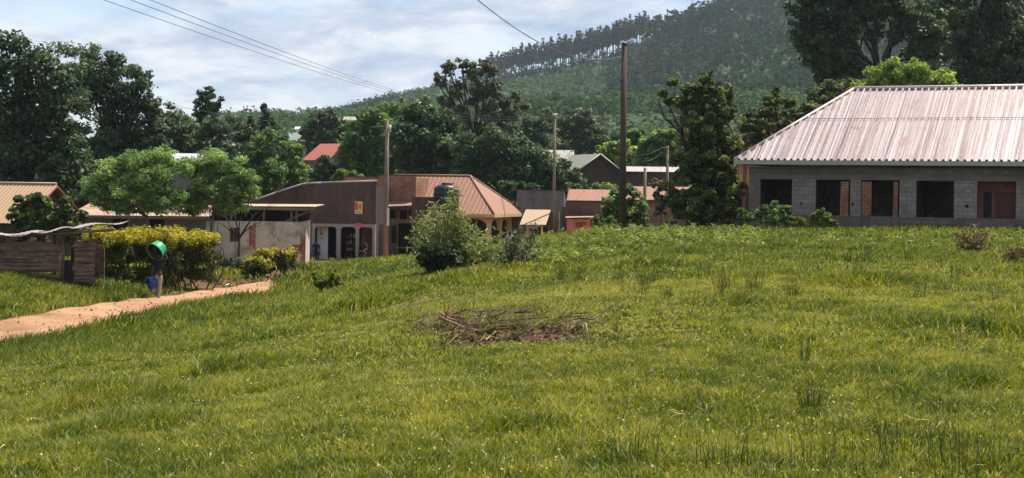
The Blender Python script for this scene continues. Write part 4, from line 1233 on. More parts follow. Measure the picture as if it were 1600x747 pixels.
mb = MB(); slab_roof(mb, f8(a1[0] - .4, .0, wlean - .05), f8(a2[0] + .25, .0, wlean - .02), f8(a2[0] + .6, 3.6, wlean + .06), f8(a1[0] - .4, 3.6, wlean + .03), .15, .03, 'sin'); mb.build('lean_to_roof', M['tan'], yw)
mb = MB(); mb.box(f8, a1[0] - .4, a2[0] + .25, -.03, .0, wlean - .22, wlean - .07); mb.build('fascia', M['greyrender'], yw)
mb = MB(); beam(mb, f8(a2[0] - 1.3, .15, w_l), f8(a2[0] + .1, .15, wlean - .2), .07, .07)
mb.build('brace', M['wood'], yw)
for q in (.3, 2.0, 3.7):
    mb = MB(); beam(mb, f8(a1[0] + q, .12, w_l - .02), f8(a1[0] + q, .12, wlean - .18), .09, .09); mb.build('prop', M['wood'], yw)
mb = MB()
beam(mb, f8(a2[0] - .95, .12, w_l), f8(a2[0] - .95, .12, wlean - .15), .09, .09)
mb.build('prop', M['wood'], yw)
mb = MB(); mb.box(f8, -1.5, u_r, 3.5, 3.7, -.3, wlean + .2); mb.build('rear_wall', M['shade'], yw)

# --- low house behind the hedge
l0 = P(128, 333, 80)
f9 = Frame(np.array((l0[0], l0[1], tz1(l0[0], l0[1]))), 0)
lh = thing('low_rusty_roof_house', f9.o, 'low dark house with a rusty tin roof behind the yellow hedge', 'house')
u_r, w_r = f9.uw(322, 334)
wb_ = f9.uw(220, 336)[1]
mb = MB(); mb.wall(f9, 0, u_r, -.4, wb_, 0, .2, [(1.6, 2.4, .9, 2.0), (3.4, 4.3, -.3, 2.1)]); mb.build('wall', M['greyrender'], lh)
mb = MB(); mb.box(f9, 1.6, 2.4, .1, .14, .9, 2.0); mb.build('window', M['dark'], lh)
mb = MB(); mb.box(f9, 3.4, 4.3, .1, .14, -.3, 2.1); mb.build('door', M['dark'], lh)
mb = MB(); wr_ = f9.uw(220, 316, 3)[1]
slab_roof(mb, f9(-.5, -.7, wb_ - .05), f9(u_r + .3, -.7, wb_ - .02), f9(u_r + .3, 4, wr_), f9(-.5, 4, wr_), .15, .03, 'sin'); mb.build('roof', M['tinrust'], lh)
mb = MB(); mb.box(f9, -.5, u_r + .3, -.74, -.71, wb_ - .18, wb_ - .06); mb.build('fascia', M['wood'], lh)

# ================================================================ TIMBER SHED
t0 = G(-12, 433)
f10 = Frame(np.array((t0[0], t0[1], t0[2])), 3)
ts = thing('timber_shed', f10.o, 'ramshackle open shed of rough timber slabs with wavy tin roof sheets', 'shed')
def slabs(name, u0, u1, v, w0, w1, hh=.16, tilt=0, parent=ts):
    mb_ = MB(); w_ = w0
    while w_ < w1 - .03:
        h_ = min(hh * rng.uniform(.5, 1.35), w1 - w_)
        a = f10(u0 - rng.uniform(0, .08), v, w_); b = f10(u1 + rng.uniform(0, .08), v, w_ + rng.normal(0, .022))
        pts_ = []
        n = 7
        rows_ = []
        for i in range(n):
            t = i / (n - 1); c_ = a + (b - a) * t
            th = .035 + .02 * math.sin(i * 1.3 + w_ * 9)
            hi_ = h_ * (1.07 + .05 * math.sin(i * 2.1 + w_ * 5))
            rows_.append([c_ + np.array((0, 0, .004)), c_ - f10.vv * th + np.array((0, 0, hi_ * .3)), c_ - f10.vv * th * .9 + np.array((0, 0, hi_ * .75)), c_ + np.array((0, 0, hi_)), c_ + f10.vv * .03 + np.array((0, 0, hi_ * .5))])
        mb_.grid(rows_, closed=True, smooth=False, cap=True)
        w_ += h_
    return mb_.build(name, M['slab'], parent)
ku = lambda px, py, v=0: f10.uw(px, py, v)
ur0 = ku(92, 430)[0]; wt0 = ku(50, 385)[1]
slabs('plank_wall', -.2, ur0, 0, -.28, wt0)
mb = MB(); wt1 = ku(60, 377)[1]; mb.prism(f10, [(-.2, wt0), (ur0, wt0), (ur0 - .25, wt0 + .1), (ur0 * .62, wt1 + .02), (-.2, wt0 + .03)], .02, .3); mb.build('counter_top', M['wood'], ts)
mb = MB()
for i in range(7): mb.box(f10, -.1 + i * .26, .08 + i * .26, -.045, -.03, wt0 - .3, wt0 - .22)
mb.build('nailed_batten', M['wood'], ts)
ud0, ud1 = ku(118, 437)[0], ku(146, 437)[0]
slabs('bin_wall', ud0, ud1, -.05, -.15, ku(130, 378)[1], .17)
mb = MB(); mb.box(f10, ud0 + .02, ud1 - .02, .9, .95, -.1, ku(130, 378)[1]); mb.box(f10, ur0, ud1, 1.6, 1.66, -.1, .9); mb.build('back_boards', M['slab'], ts)
mb = MB(); mb.box(f10, ur0 + .02, ud0 - .02, .25, .3, -.1, ku(100, 407)[1]); mb.build('half_door', M['shade'], ts)
rw = lambda px, py, v: f10.uw(px, py, v)
for (px_, py_, v_) in ((97, 362, .0), (117, 365, .02), (141, 362, 0), (40, 366, 1.5), (85, 362, 1.5), (-8, 368, 0)):
    q = ku(px_, 440, v_)
    mb = MB(); top = f10.uw(px_, py_, v_)[1]
    mb.tube([f10(q[0], v_, -.25), f10(q[0] + .02, v_, (top) * .5), f10(q[0] - .01, v_, top)], [.06, .052, .045], 7); mb.build('post', M['slab'], ts)
mb = MB(); a_ = ku(94, 405); b_ = ku(92, 437); mb.tube([f10(a_[0], -.12, a_[1]), f10(b_[0] + .08, -.25, -.05)], .03, 6); mb.build('leaning_stick', M['wood'], ts)
# wavy tin sheets
for (pa, pb_, d_, amp) in (((-30, 369), (52, 366), 0, .05), ((40, 366), (110, 358), .04, .05), ((98, 358), (182, 351), .08, .04)):
    a = f10.uw(*pa, -.45); b = f10.uw(*pb_, -.45)
    mb = MB(); rows_ = []
    nn_ = 40
    for k_ in range(4):
        row = []
        for i in range(nn_ + 1):
            t = i / nn_
            row.append(f10(a[0] + (b[0] - a[0]) * t, -.45 + k_ * .75, a[1] + (b[1] - a[1]) * t + d_ * .4 + .012 * k_ + .006 * math.sin(i * 1.57) + amp * math.sin(t * 7 + k_ + d_ * 40)))
        rows_.append(row)
    mb.grid(rows_, smooth=False); mb.build('roof_sheet', M['shedtin'], ts)
mb = MB(); a = f10.uw(-20, 372, -.3); b = f10.uw(178, 357, -.3); mb.tube([f10(a[0], -.3, a[1]), f10((a[0] + b[0]) / 2, -.3, (a[1] + b[1]) / 2 - .03), f10(b[0], -.3, b[1] - .05)], .04, 6); mb.build('roof_pole', M['slab'], ts)

# ================================================================ POLES AND WIRES
def pole(label, px, py_top, py_base, Y, r, m, arm=None, name='power_pole', lean=0):
    top = P(px + lean, py_top, Y); g = B(px, Y)
    rt = thing(name, g, label, 'pole')
    mb = MB(); mb.tube([g - np.array((0, 0, .4)), (g + top) / 2, top], [r * 1.25, r * 1.05, r * .85], 10); mb.build('shaft', m, rt)
    return rt, top
p1, top1 = pole('weathered timber power pole standing before the brick shop', 604, 190, 402, 90, .13, M['pole'], lean=1)
mb = MB(); q = top1 + np.array((.08, -.1, -.42))
mb.tube([q + np.array((.1, -.05, .22)), q + np.array((.1, -.05, -.2))], .07, 8); mb.build('cable_box', M['porcelain'], p1)
mb = MB(); mb.tube([top1 + np.array((-1.0, 0, -.35)), top1 + np.array((.2, 0, -.25))], .03, 6); mb.build('bracket', M['steel'], p1)
mb = MB(); q = P(604, 350, 90); mb.box(Frame(np.array((q[0], q[1], q[2])), 0), .02, .16, -.2, -.13, -.1, .95); mb.build('meter_box', M['porcelain'], p1)
p2, top2 = pole('tallest dark treated power pole, left of the viny tree', 973, 68, 358, 76, .155, M['poledark'], lean=2.5)
mb = MB(); mb.tube([top2 + np.array((0, 0, -.03)), top2 + np.array((0, 0, .06))], [.16, .12], 10); mb.build('cap', M['steel'], p2)
mb = MB(); q = P(970, 125, 76); mb.tube([q + np.array((0, -.16, .1)), q + np.array((0, -.16, -.12))], .06, 8); mb.build('insulator', M['steel'], p2)
p3, top3 = pole('thin grey pole before the grey parapet building', 866, 180, 368, 98, .09, M['pole'], lean=1)
mb = MB(); mb.tube([top3 + np.array((-.15, -.1, .0)), top3 + np.array((.15, -.1, .04))], .07, 7); mb.build('insulator', M['porcelain'], p3)
p4, top4 = pole('short grey fence pole right of the tallest pole', 1008, 262, 350, 80, .09, M['pole'], name='wooden_post')
p5, top5 = pole('distant pole with white insulators left of the viny tree', 1043, 228, 300, 108, .11, M['pole'])
mb = MB()
for d in (-.12, -.5): mb.tube([top5 + np.array((-.5, -.1, d)), top5 + np.array((.1, -.1, d))], .025, 5)
mb.build('bracket', M['steel'], p5)
p6, top6 = pole('far timber pole whose top rises over the mango trees', 655, 162, 260, 150, .13, M['pole'])
mb = MB(); mb.tube([top6 + np.array((-.3, -.15, .0)), top6 + np.array((.3, -.15, .05))], .12, 7); mb.build('insulator', M['porcelain'], p6)
def wire(a, b, sag, label, r=.012, n=24):
    mb = MB(); a = np.array(a, float); b = np.array(b, float)
    pts_ = [a + (b - a) * t - np.array((0, 0, sag * 4 * t * (1 - t))) for t in np.linspace(0, 1, n)]
    mb.tube(pts_, r, 5); o = mb.build('overhead_wire', M['wire']); return tag(o, label, 'wire')
# from a pole out of the picture (upper left, near) to the far pole
wire(P(60, -36, 42), top6 + np.array((-.25, 0, .35)), .25, 'lowest of the three wires crossing the upper left sky', .011)
wire(P(120, -32, 42), top6 + np.array((0, 0, .45)), .25, 'middle wire of three crossing the upper left sky', .011)
wire(P(165, -28, 42), top6 + np.array((.25, 0, .55)), .25, 'uppermost of the three wires crossing the upper left sky', .011)
wire(P(690, -50, 40), top2 + np.array((-.1, 0, -.6)), 1.0, 'sagging wire that drops from the top edge to the tallest pole', .016)
wire(top2 + np.array((.1, 0, -.35)), B(1040, 118) + np.array((0, 0, 4.2)), .2, 'thin stay wire running down right from the tallest pole', .009)
for k_, d in enumerate((0, -.18, -.36)):
    wire(top6 + np.array((.2, 0, d)), top3 + np.array((0, 0, d * .4)), .55 + .1 * k_, ['topmost', 'middle', 'lowest'][k_] + ' wire of the slack bundle before the half bare tree', .012)
wire(top3, P(1060, 176, 170), .3, 'thin wire leaving the thin grey pole towards the viny tree', .010)
wire(P(240, 158, 120), P(420, 189, 120), .12, 'short wire between the big left trees and the spire trees', .016)
wire(top1 + np.array((-1.0, 0, -.35)), P(480, 222, 140), .3, 'thin cable leaving the weathered pole to the left', .009)
wire(P(975, 238, 104), top5 + np.array((-.4, 0, -.12)), .35, 'upper slack service wire at the distant insulator pole', .011)
wire(P(980, 245, 104), top5 + np.array((-.4, 0, -.5)), .45, 'lower slack service wire at the distant insulator pole', .011)
# ================================================================ TREES
bark = mat('tree_bark', (.045, .035, .028), .95, .35, 3, bump=.4, stretch=(2, 2, .6))
bark2 = mat('grey_bark', (.14, .115, .095), .95, .3, 3, stretch=(2, 2, .6))
LK = 2.7; TRK = .10
L_dark = leafmat('dark_mango_leaf', (.008, .018, .007), (.06, .085, .03), .22, .42, .45, mid=(.020, .036, .012))
L_deep = leafmat('deep_green_leaf', (.009, .019, .008), (.072, .085, .038), .22, .45, .45, mid=(.022, .036, .014))
L_mid = leafmat('mid_green_leaf', (.018, .036, .010), (.10, .14, .035), .32, .45, .4, mid=(.040, .068, .016))
L_bright = leafmat('bright_green_leaf', (.035, .065, .012), (.19, .22, .05), .4, .5, .35, mid=(.085, .125, .024))
LK = 2.3
L_feather = leafmat('feathery_leaf', (.030, .060, .018), (.20, .25, .085), .38, .5, .35, mid=(.075, .12, .036))
LK = 2.4
L_vine = leafmat('viny_leaf', (.012, .022, .006), (.17, .17, .045), .30, .45, .4, mid=(.032, .045, .012))
LK = 1.9
L_brown = leafmat('sparse_brownish_leaf', (.030, .036, .020), (.16, .15, .075), .3, .5, .35, mid=(.065, .070, .036))
L_con = leafmat('conifer_leaf', (.010, .018, .009), (.060, .075, .028), .2, .55, .3, mid=(.024, .034, .014))
LK = 1.0; TRK = 0
L_yellow = leafmat('yellow_hedge_leaf', (.16, .17, .012), (.62, .50, .03), .3, .5, .35, mid=(.40, .36, .02))
L_hedge = leafmat('hedge_green_leaf', (.022, .034, .006), (.14, .15, .02), .3, .5, .35, mid=(.055, .072, .012))
LK = 1.15
L_weed = leafmat('weed_leaf', (.055, .085, .012), (.27, .29, .055), .4, .55, .3, mid=(.13, .17, .026))
L_dry = leafmat('dry_leaf', (.06, .045, .022), (.24, .19, .09), .25, .7, .2, mid=(.13, .10, .045))
LK = .75
L_banana = leafmat('banana_leaf', (.05, .10, .02), (.22, .30, .08), .45, .4, .5, mid=(.11, .18, .04))
LK = 1.3
L_bush = leafmat('willow_leaf', (.055, .075, .022), (.33, .34, .14), .35, .5, .35, mid=(.15, .18, .05))
LK = 1.0

T = tree
T('broadleaf_tree', 'big dark tree at the far left edge rising above the tan roofed house', 'tree', 96, 45,
  [(18, 95, 50), (75, 105, 52), (30, 160, 65), (95, 165, 55), (55, 225, 65), (5, 240, 60), (105, 225, 45), (110, 275, 40), (55, 285, 45), (-40, 150, 70), (-20, 280, 50)], L_deep, bark, 17000, .30, .38, per=14, rc=(.22, .40))
T('broadleaf_tree', 'wide spreading dark tree with a small sky gap, second from the left edge', 'tree', 112, 165,
  [(130, 108, 38), (175, 120, 42), (215, 150, 38), (238, 165, 18), (228, 120, 12), (120, 150, 40), (170, 170, 42), (218, 195, 38), (185, 225, 40), (235, 225, 32), (135, 265, 35), (180, 265, 38), (125, 210, 22), (255, 200, 22)], L_deep, bark, 15000, .30, .36, per=14, rc=(.22, .40))
T('broadleaf_tree', 'rounded mid green tree right of the wide spreading dark tree', 'tree', 135, 290,
  [(268, 190, 26), (300, 215, 34), (262, 225, 34), (285, 250, 32), (335, 210, 26), (345, 235, 30)], L_deep, bark, 6500, .34, .26)
T('slender_tree', 'slim upright tree with a small ragged crown standing against the sky', 'tree', 140, 322,
  [(326, 143, 10), (318, 155, 13), (332, 156, 14), (312, 172, 13), (326, 175, 16), (312, 184, 10), (338, 168, 8)], L_dark, bark, 1500, .32, .14, per=6)
T('broadleaf_tree', 'low bushy tree between slim tree and spire topped trees', 'tree', 150, 372,
  [(360, 205, 24), (385, 215, 22), (370, 235, 28), (345, 250, 24)], L_deep, bark, 3500, .36, .24)
for i, (sx, st, lb) in enumerate(((393, 183, 'shortest spire topped dark tree, left one of its cluster'), (413, 163, 'tallest spire topped dark tree in the cluster above the columnar tree'), (428, 182, 'right spire topped dark tree next to the start of the hill'))):
    T('spire_tree', lb, 'tree', 150 + i * 4, sx, [(sx + rng.normal(0, 2), st + q, 3.5 + q * .17, 9 + q * .1) for q in (4, 16, 30, 46, 64, 84)], L_con, bark, 2200, .34, .2, group=None, per=6)
T('columnar_tree', 'bright yellow green columnar tree behind the dark shop side wall', 'tree', 112, 410,
  [(412, 222, 20), (405, 245, 26), (415, 270, 28), (395, 265, 24), (402, 292, 28), (420, 295, 22)], L_mid, bark, 6000, .26, .2, per=12)
T('columnar_tree', 'rounded fresh green tree left of the banana plant', 'tree', 118, 450,
  [(455, 235, 16), (462, 262, 22), (445, 262, 18), (470, 285, 20), (448, 290, 22)], L_mid, bark, 3800, .26, .16)
T('feathery_tree', 'feathery light green spreading tree behind the hedge, left one', 'tree', 73, 246,
  [(258, 243, 24, 16), (215, 252, 32, 20), (172, 268, 30, 22), (150, 290, 24, 22), (140, 305, 12, 14), (165, 305, 26, 20), (195, 290, 38, 24), (245, 282, 40, 28), (285, 262, 22, 18), (170, 314, 30, 20), (195, 326, 26, 12), (250, 322, 30, 14), (225, 310, 32, 18), (270, 306, 26, 20)], L_feather, bark2, 18000, .15, .10, per=14, rc=(.25, .45), flat=.6, aspect=.35, limbs=8, fork=.45)
T('feathery_tree', 'feathery yellow green spreading tree behind the hedge, right one', 'tree', 75, 326,
  [(300, 262, 28, 18), (335, 255, 32, 18), (368, 266, 26, 20), (385, 285, 18, 20), (320, 292, 34, 24), (360, 298, 32, 24), (290, 308, 28, 18), (335, 320, 30, 16), (300, 325, 24, 12), (365, 322, 24, 14), (388, 300, 16, 18)], L_feather, bark2, 14000, .15, .09, per=14, rc=(.25, .45), flat=.6, aspect=.35, limbs=7, fork=.5)
T('ragged_tree', 'ragged dark purplish tree behind the bright red roof', 'tree', 190, 500,
  [(492, 192, 16), (512, 186, 15), (480, 205, 16), (505, 205, 22), (530, 205, 18), (490, 222, 18), (525, 222, 18)], L_con, bark, 3600, .4, .24, per=8)
T('broadleaf_tree', 'leafy tree right of the bright red roof, before the street pole', 'tree', 135, 565,
  [(570, 205, 26), (595, 190, 24), (555, 232, 28), (590, 235, 32), (560, 262, 28), (600, 265, 30)], L_mid, bark, 7500, .32, .28, per=12)
T('mango_tree', 'dense dark mango tree just right of the street pole', 'tree', 128, 650,
  [(640, 188, 24), (665, 178, 26), (690, 195, 26), (630, 218, 28), (665, 218, 34), (700, 228, 26), (640, 255, 28), (690, 262, 28), (660, 285, 24)], L_dark, bark, 11000, .32, .34, per=13)
T('half_bare_tree', 'tall half bare tree with visible limbs rising above the mango trees', 'tree', 150, 742,
  [(702, 108, 15), (722, 100, 10), (738, 112, 16), (760, 105, 14), (772, 112, 10), (690, 128, 12), (683, 120, 6), (715, 138, 16), (745, 145, 18), (768, 140, 16), (700, 165, 16), (725, 178, 14), (765, 175, 20), (690, 180, 12), (785, 160, 14), (805, 150, 10), (800, 178, 16), (820, 165, 10)], L_brown, bark, 5200, .34, .42, per=8, rc=(.25, .45), fork=.42, tw=.42)
T('mango_tree', 'wide dark mango tree behind the hipped house roof', 'tree', 122, 780,
  [(735, 238, 32), (770, 228, 34), (805, 245, 36), (760, 262, 34), (800, 272, 36), (842, 262, 32), (725, 270, 26), (840, 290, 26), (870, 275, 22), (868, 300, 22)], L_dark, bark, 14000, .28, .34, per=14)
T('broadleaf_tree', 'grey green tree left of the thin grey pole on the slope', 'tree', 200, 838,
  [(830, 205, 24), (850, 190, 22), (815, 228, 24), (845, 225, 26)], L_deep, bark, 3800, .42, .3)
T('broadleaf_tree', 'dark tree right of the thin grey pole above the gabled house', 'tree', 205, 905,
  [(885, 195, 22), (910, 185, 20), (925, 205, 22), (895, 220, 24), (935, 228, 20), (880, 230, 18)], L_deep, bark, 4400, .42, .3)
T('dead_tree', 'bare grey forked dead tree beside the thin grey pole', 'tree', 158, 870, [(862, 222, 6), (885, 222, 8), (895, 235, 5)], L_dry, bark2, 60, .2, .12, per=4)
T('broadleaf_tree', 'bright sunlit banana green tree between the gabled house and the tallest pole', 'tree', 165, 955,
  [(950, 238, 18), (968, 230, 16), (940, 252, 16), (962, 255, 20), (985, 245, 14)], L_bright, bark, 3000, .38, .2)
T('broadleaf_tree', 'dark round tree with sunlit top left of the viny tree', 'tree', 150, 1035,
  [(1040, 215, 20), (1015, 228, 20), (1055, 232, 22), (1020, 248, 18), (1045, 252, 22), (1000, 245, 14)], L_mid, bark, 5000, .34, .26)
T('viny_tree', 'tall dark tree smothered in vines left of the block building', 'tree', 72.5, 1100,
  [(1105, 122, 14), (1100, 145, 22), (1130, 150, 20), (1080, 140, 14), (1088, 165, 24), (1092, 190, 28), (1052, 128, 14, 8), (1035, 146, 11, 7), (1048, 158, 10, 7), (1075, 165, 20), (1110, 180, 34), (1140, 175, 16), (1095, 215, 38), (1128, 225, 32), (1085, 255, 36), (1120, 265, 36), (1075, 292, 34), (1115, 305, 42), (1145, 290, 22), (1060, 318, 24), (1090, 328, 32), (1130, 328, 30)], L_vine, bark, 34000, .155, .22, per=18, rc=(.16, .32), fork=.3, shell=.4, droop=.4)
T('young_tree', 'leafy young tree growing round the foot of the tallest pole', 'tree', 79, 972,
  [(965, 303, 16), (985, 300, 14), (955, 322, 18), (992, 320, 20), (972, 338, 20), (1000, 338, 14), (945, 342, 12)], L_mid, bark2, 3400, .17, .07, per=9)
T('young_tree', 'yellowish leafed sapling at the left side of the viny tree', 'tree', 76, 1035,
  [(1022, 285, 9), (1038, 292, 10), (1028, 308, 10), (1045, 315, 12), (1032, 328, 12)], L_brown, bark2, 1100, .16, .05, per=6)
T('layered_tree', 'dark layered conifer like tree behind the left end of the pinkish roof', 'tree', 92, 1215,
  [(1212, 142, 9), (1205, 158, 20, 8), (1230, 160, 20, 8), (1190, 176, 28, 9), (1245, 178, 26, 9), (1180, 196, 28, 10), (1225, 196, 34, 10), (1270, 168, 24, 9), (1185, 218, 26, 10), (1215, 222, 28, 10), (1265, 190, 26, 12), (1175, 236, 22, 10)], L_vine, bark, 9500, .2, .2, per=12, rc=(.2, .4), flat=.4)
T('large_tree', 'huge dark tree behind the roof, its left part overhanging with a sky gap', 'tree', 116, 1430,
  [(1262, 12, 34), (1252, 48, 24), (1292, 35, 38), (1275, 75, 34), (1308, 78, 34), (1290, 108, 30), (1325, 22, 38), (1330, 112, 20), (1375, 18, 42), (1365, -30, 50), (1300, -30, 50), (1420, 30, 40), (1325, 55, 24), (1400, 52, 16), (1450, 60, 36), (1440, 95, 30)], L_deep, bark, 21000, .34, .55, per=14, rc=(.22, .42), fork=.62, tw=.45)
T('large_tree', 'huge dark spreading tree behind the roof at the right edge', 'tree', 122, 1560,
  [(1480, 25, 46), (1530, 20, 55), (1590, 30, 60), (1490, 80, 44), (1540, 85, 52), (1600, 95, 56), (1500, 130, 40), (1560, 135, 44), (1620, 150, 44), (1450, -30, 50), (1560, -40, 60), (1660, 40, 70), (1660, 130, 50)], L_deep, bark, 19000, .34, .5, per=14, rc=(.22, .42))
T('rounded_tree', 'sunlit rounded yellow green tree crown just above the roof ridge', 'tree', 98, 1415,
  [(1365, 122, 22, 16), (1398, 108, 26, 18), (1435, 108, 28, 18), (1470, 122, 24, 16), (1400, 132, 28), (1450, 134, 28), (1350, 140, 16), (1492, 138, 14)], L_bright, bark, 8500, .20, .22, per=12)
T('rounded_tree', 'dark thicket tree behind the left slope of the pinkish roof', 'tree', 100, 1300,
  [(1290, 150, 26), (1320, 142, 22), (1275, 175, 28), (1310, 172, 28), (1255, 200, 26)], L_vine, bark, 5500, .22, .2)
# fill between: understory trees, each its own
fill = [
 ('dark bush between the hipped house and the grey parapet building', 112, 808, [(800, 296, 14), (818, 298, 14), (835, 296, 14), (790, 290, 12)], L_dark, 1900),
 ('dark bush behind the pink kiosk roof', 126, 905, [(885, 300, 14), (905, 302, 14), (925, 298, 16), (945, 304, 14)], L_deep, 2000),
 ('leafy mass under the layered tree beside the roof slope', 96, 1190, [(1185, 200, 26), (1215, 205, 28), (1240, 195, 26), (1175, 235, 24), (1205, 235, 24), (1265, 180, 22)], L_vine, 6000),
 ('leafy tree over the yard wall left of the columnar tree', 120, 375, [(375, 275, 24), (360, 295, 22), (388, 298, 22)], L_mid, 3200),
 ('dark understory tree behind the tan roofed house gable', 105, 135, [(130, 300, 26), (150, 320, 24), (110, 310, 24)], L_deep, 3200),
 ('dark understory tree below the rounded mid green tree', 118, 290, [(270, 262, 28), (310, 262, 30), (345, 265, 28)], L_deep, 4000),
 ('shadowy bush tree under the bright red roofed house', 135, 515, [(510, 262, 18), (530, 270, 18), (500, 280, 18)], L_deep, 2200),
 ('light leafed shrub tree right of the banana plant', 118, 540, [(530, 275, 14), (545, 280, 14), (556, 285, 12)], L_mid, 1600),
 ('pale leafed shrub tree between gabled house and thin pole', 130, 900, [(895, 275, 16), (880, 262, 12), (905, 290, 14)], L_deep, 1700),
 ('low leafy bush in front of the brown gabled house', 132, 935, [(918, 300, 14), (940, 296, 12), (955, 300, 12)], L_bright, 1300),
 ('dark tree behind the straw coloured tin roof', 145, 1085, [(1075, 245, 20), (1095, 250, 20), (1150, 235, 26), (1165, 255, 22)], L_deep, 2800),
 ('round green tree beyond the straw coloured tin roof', 175, 995, [(990, 215, 16), (1005, 228, 16), (980, 232, 14)], L_mid, 2000),
 ('tall bushy tree filling the gap behind the half bare tree', 185, 760, [(735, 205, 24), (770, 205, 24), (795, 215, 22), (720, 222, 20)], L_deep, 4000),
 ('grey green bushy tree on the slope left of the half bare tree', 200, 620, [(600, 178, 18), (625, 172, 18), (645, 185, 16), (580, 190, 16)], L_mid, 2600),
]
for lb, Y, bx, bl, lm, n in fill:
    T('bushy_tree', lb, 'tree', Y, bx, bl, lm, bark, n, .0024 * Y, .16, per=9)

# lower slope of rounded trees in front of the hill
pts, H, W, K, T0 = [], [], [], [], []
yy = 225.0
while yy < 330:
    for xx in np.arange(-.34 * yy, .36 * yy, 7.5):
        x = xx + rng.uniform(-3, 3); y = yy + rng.uniform(-3, 3)
        z = tz1(x, y) if y < 239 and abs(x) < 109 else 2.5
        h = rng.uniform(5, 9); pts.append((x, y, z - .4)); H.append(h); W.append(h * rng.uniform(1, 1.4)); K.append('round'); T0.append(rng.normal(.45, .16))
    yy += 8
tag(scatter('valley_woodland', pts, H, W, K, T0, hill_leaf, 260), 'mixed green woodland filling the valley at the foot of the hill', 'woodland', kind='stuff')

# ---- banana plants
def banana(px, py_base, Y, hgt, label, n=9):
    g = B(px, Y); r = thing('banana_plant', g, label, 'plant')
    mb = MB(); mb.tube([g - np.array((0, 0, .1)), g + np.array((0, 0, hgt * .5))], [.13, .09], 8); mb.build('stem', mat('banana_stem', (.14, .15, .06), .7, .25), r)
    V, Q, tt = [], [], []
    for i in range(n):
        a = i * 2.4 + rng.uniform(-.3, .3); d = np.array((math.cos(a), math.sin(a), 0)); s = np.array((-d[1], d[0], 0))
        L = hgt * rng.uniform(.55, .8); el = rng.uniform(.5, 1.25)
        c0 = g + np.array((0, 0, hgt * .48)); ns = 8; off = len(V)
        tnt = rng.uniform(.2, .9)
        for k in range(ns + 1):
            t = k / ns
            c = c0 + d * L * (math.cos(el) * t + .25 * t * t) + np.array((0, 0, L * (math.sin(el) * t - .55 * t * t)))
            wd = .26 * math.sin(math.pi * min(1, .08 + t * .92)) ** .6 * (1 if t < .97 else .2)
            V += [c - s * wd + np.array((0, 0, .06)), c, c + s * wd + np.array((0, 0, .06))]
        for k in range(ns):
            b = off + k * 3
            Q += [(b, b + 1, b + 4, b + 3), (b + 1, b + 2, b + 5, b + 4)]; tt += [np.clip(tnt + rng.normal(0, .12), 0, 1)] * 2
    raw_mesh('leaf_crown', np.array(V), np.array(Q), L_banana, r, tt)
    return r
banana(495, 290, 112, 4.6, 'banana plant with drooping leaves behind the sloping shop wall', 11)
banana(478, 290, 114, 3.4, 'smaller banana plant left of the drooping one')
banana(897, 310, 106, 3.8, 'banana plant over the black parapet shop, left one')
banana(920, 310, 107, 4.0, 'banana plant over the black parapet shop, middle one')
banana(938, 310, 105, 3.6, 'banana plant over the black parapet shop, beside the tallest pole')
banana(925, 270, 130, 5.0, 'banana plant in front of the brown gabled house', 9)
banana(1000, 345, 84, 2.2, 'low banana plant right of the tallest pole')
banana(1022, 345, 84, 1.9, 'low banana plant left of the viny tree')

# ---- shrubs
def shrub(name, label, Y, bx, blobs, lm, n, leaf, cat='shrub', tr=.04, base=None, **kw):
    return tree(name, label, cat, Y, bx, blobs, lm, kw.pop('bm', bark2), n, leaf, tr, fork=.25, base=base, **kw)
def two_tone(name, label, cat, px0, px1, py_top, py_bot, Y, n, leaf, thick=.75, group=None, split=.42):
    """A clipped shrub: a mass of dark green below, a yellow flush of new leaves on top."""
    g = B((px0 + px1) / 2, Y); a = P(px0, py_top, Y); b = P(px1, py_bot, Y)
    r = thing(name, g, label, cat, group)
    mb = MB()
    for i in range(7):
        x = a[0] + (b[0] - a[0]) * (i + .5) / 7
        limb(mb, (x, Y + rng.uniform(-.2, .2), tz1(x, Y) - .05), (x + rng.normal(0, .12), Y + rng.uniform(-.3, .3), a[2] - .2), .03, .012)
    mb.build('stem', bark, r)
    hgt = a[2] - b[2]; wid = b[0] - a[0]
    def part(nm, m, nn_, z0, z1, inset):
        nb = max(4, int(wid * 2.2)); bl = []
        for i in range(nb):
            for zz in np.linspace(z0, z1, 2 if z1 - z0 < .5 else 3):
                bl.append((a[0] + wid * (i + .5) / nb + rng.normal(0, .07), Y + rng.normal(0, .1), zz + rng.normal(0, .025), wid / nb * .8, thick * rng.uniform(.8, 1.05) - inset, .24 * rng.uniform(.8, 1.25)))
        p, nn2, ti = crown_points(bl, nn_, 9, (.45, .7), up=.6)
        V = leaf_quads(p, nn2, leaf * rng.uniform(.6, 1.3, len(p)), .55)
        return raw_mesh(nm, V, np.arange(len(V)).reshape(-1, 4), m, r, ti)
    part('lower_foliage', L_hedge, int(n * 1.3), b[2] + .22, a[2] - hgt * .24, 0)
    part('new_growth', L_yellow, int(n * .6), a[2] - hgt * .17, a[2] - .10, .03)
    return r
two_tone('hedge_shrub', 'left clipped hedge shrub with a yellow top beside the timber shed', 'hedge', 142, 205, 362, 436, 55, 6500, .10)
two_tone('hedge_shrub', 'middle clipped hedge shrub with a yellow top behind the walking person', 'hedge', 200, 275, 362, 436, 56, 7500, .10)
two_tone('hedge_shrub', 'right clipped hedge shrub with a yellow top before the pale yard wall', 'hedge', 268, 335, 366, 434, 57.5, 6500, .10)
two_tone('yellow_shrub', 'larger low yellow leafed shrub before the yard wall', 'shrub', 402, 456, 393, 424, 68, 3200, .11, .6)
two_tone('yellow_shrub', 'smaller low yellow leafed shrub at the roadside', 'shrub', 386, 420, 407, 432, 66, 1900, .11, .45)
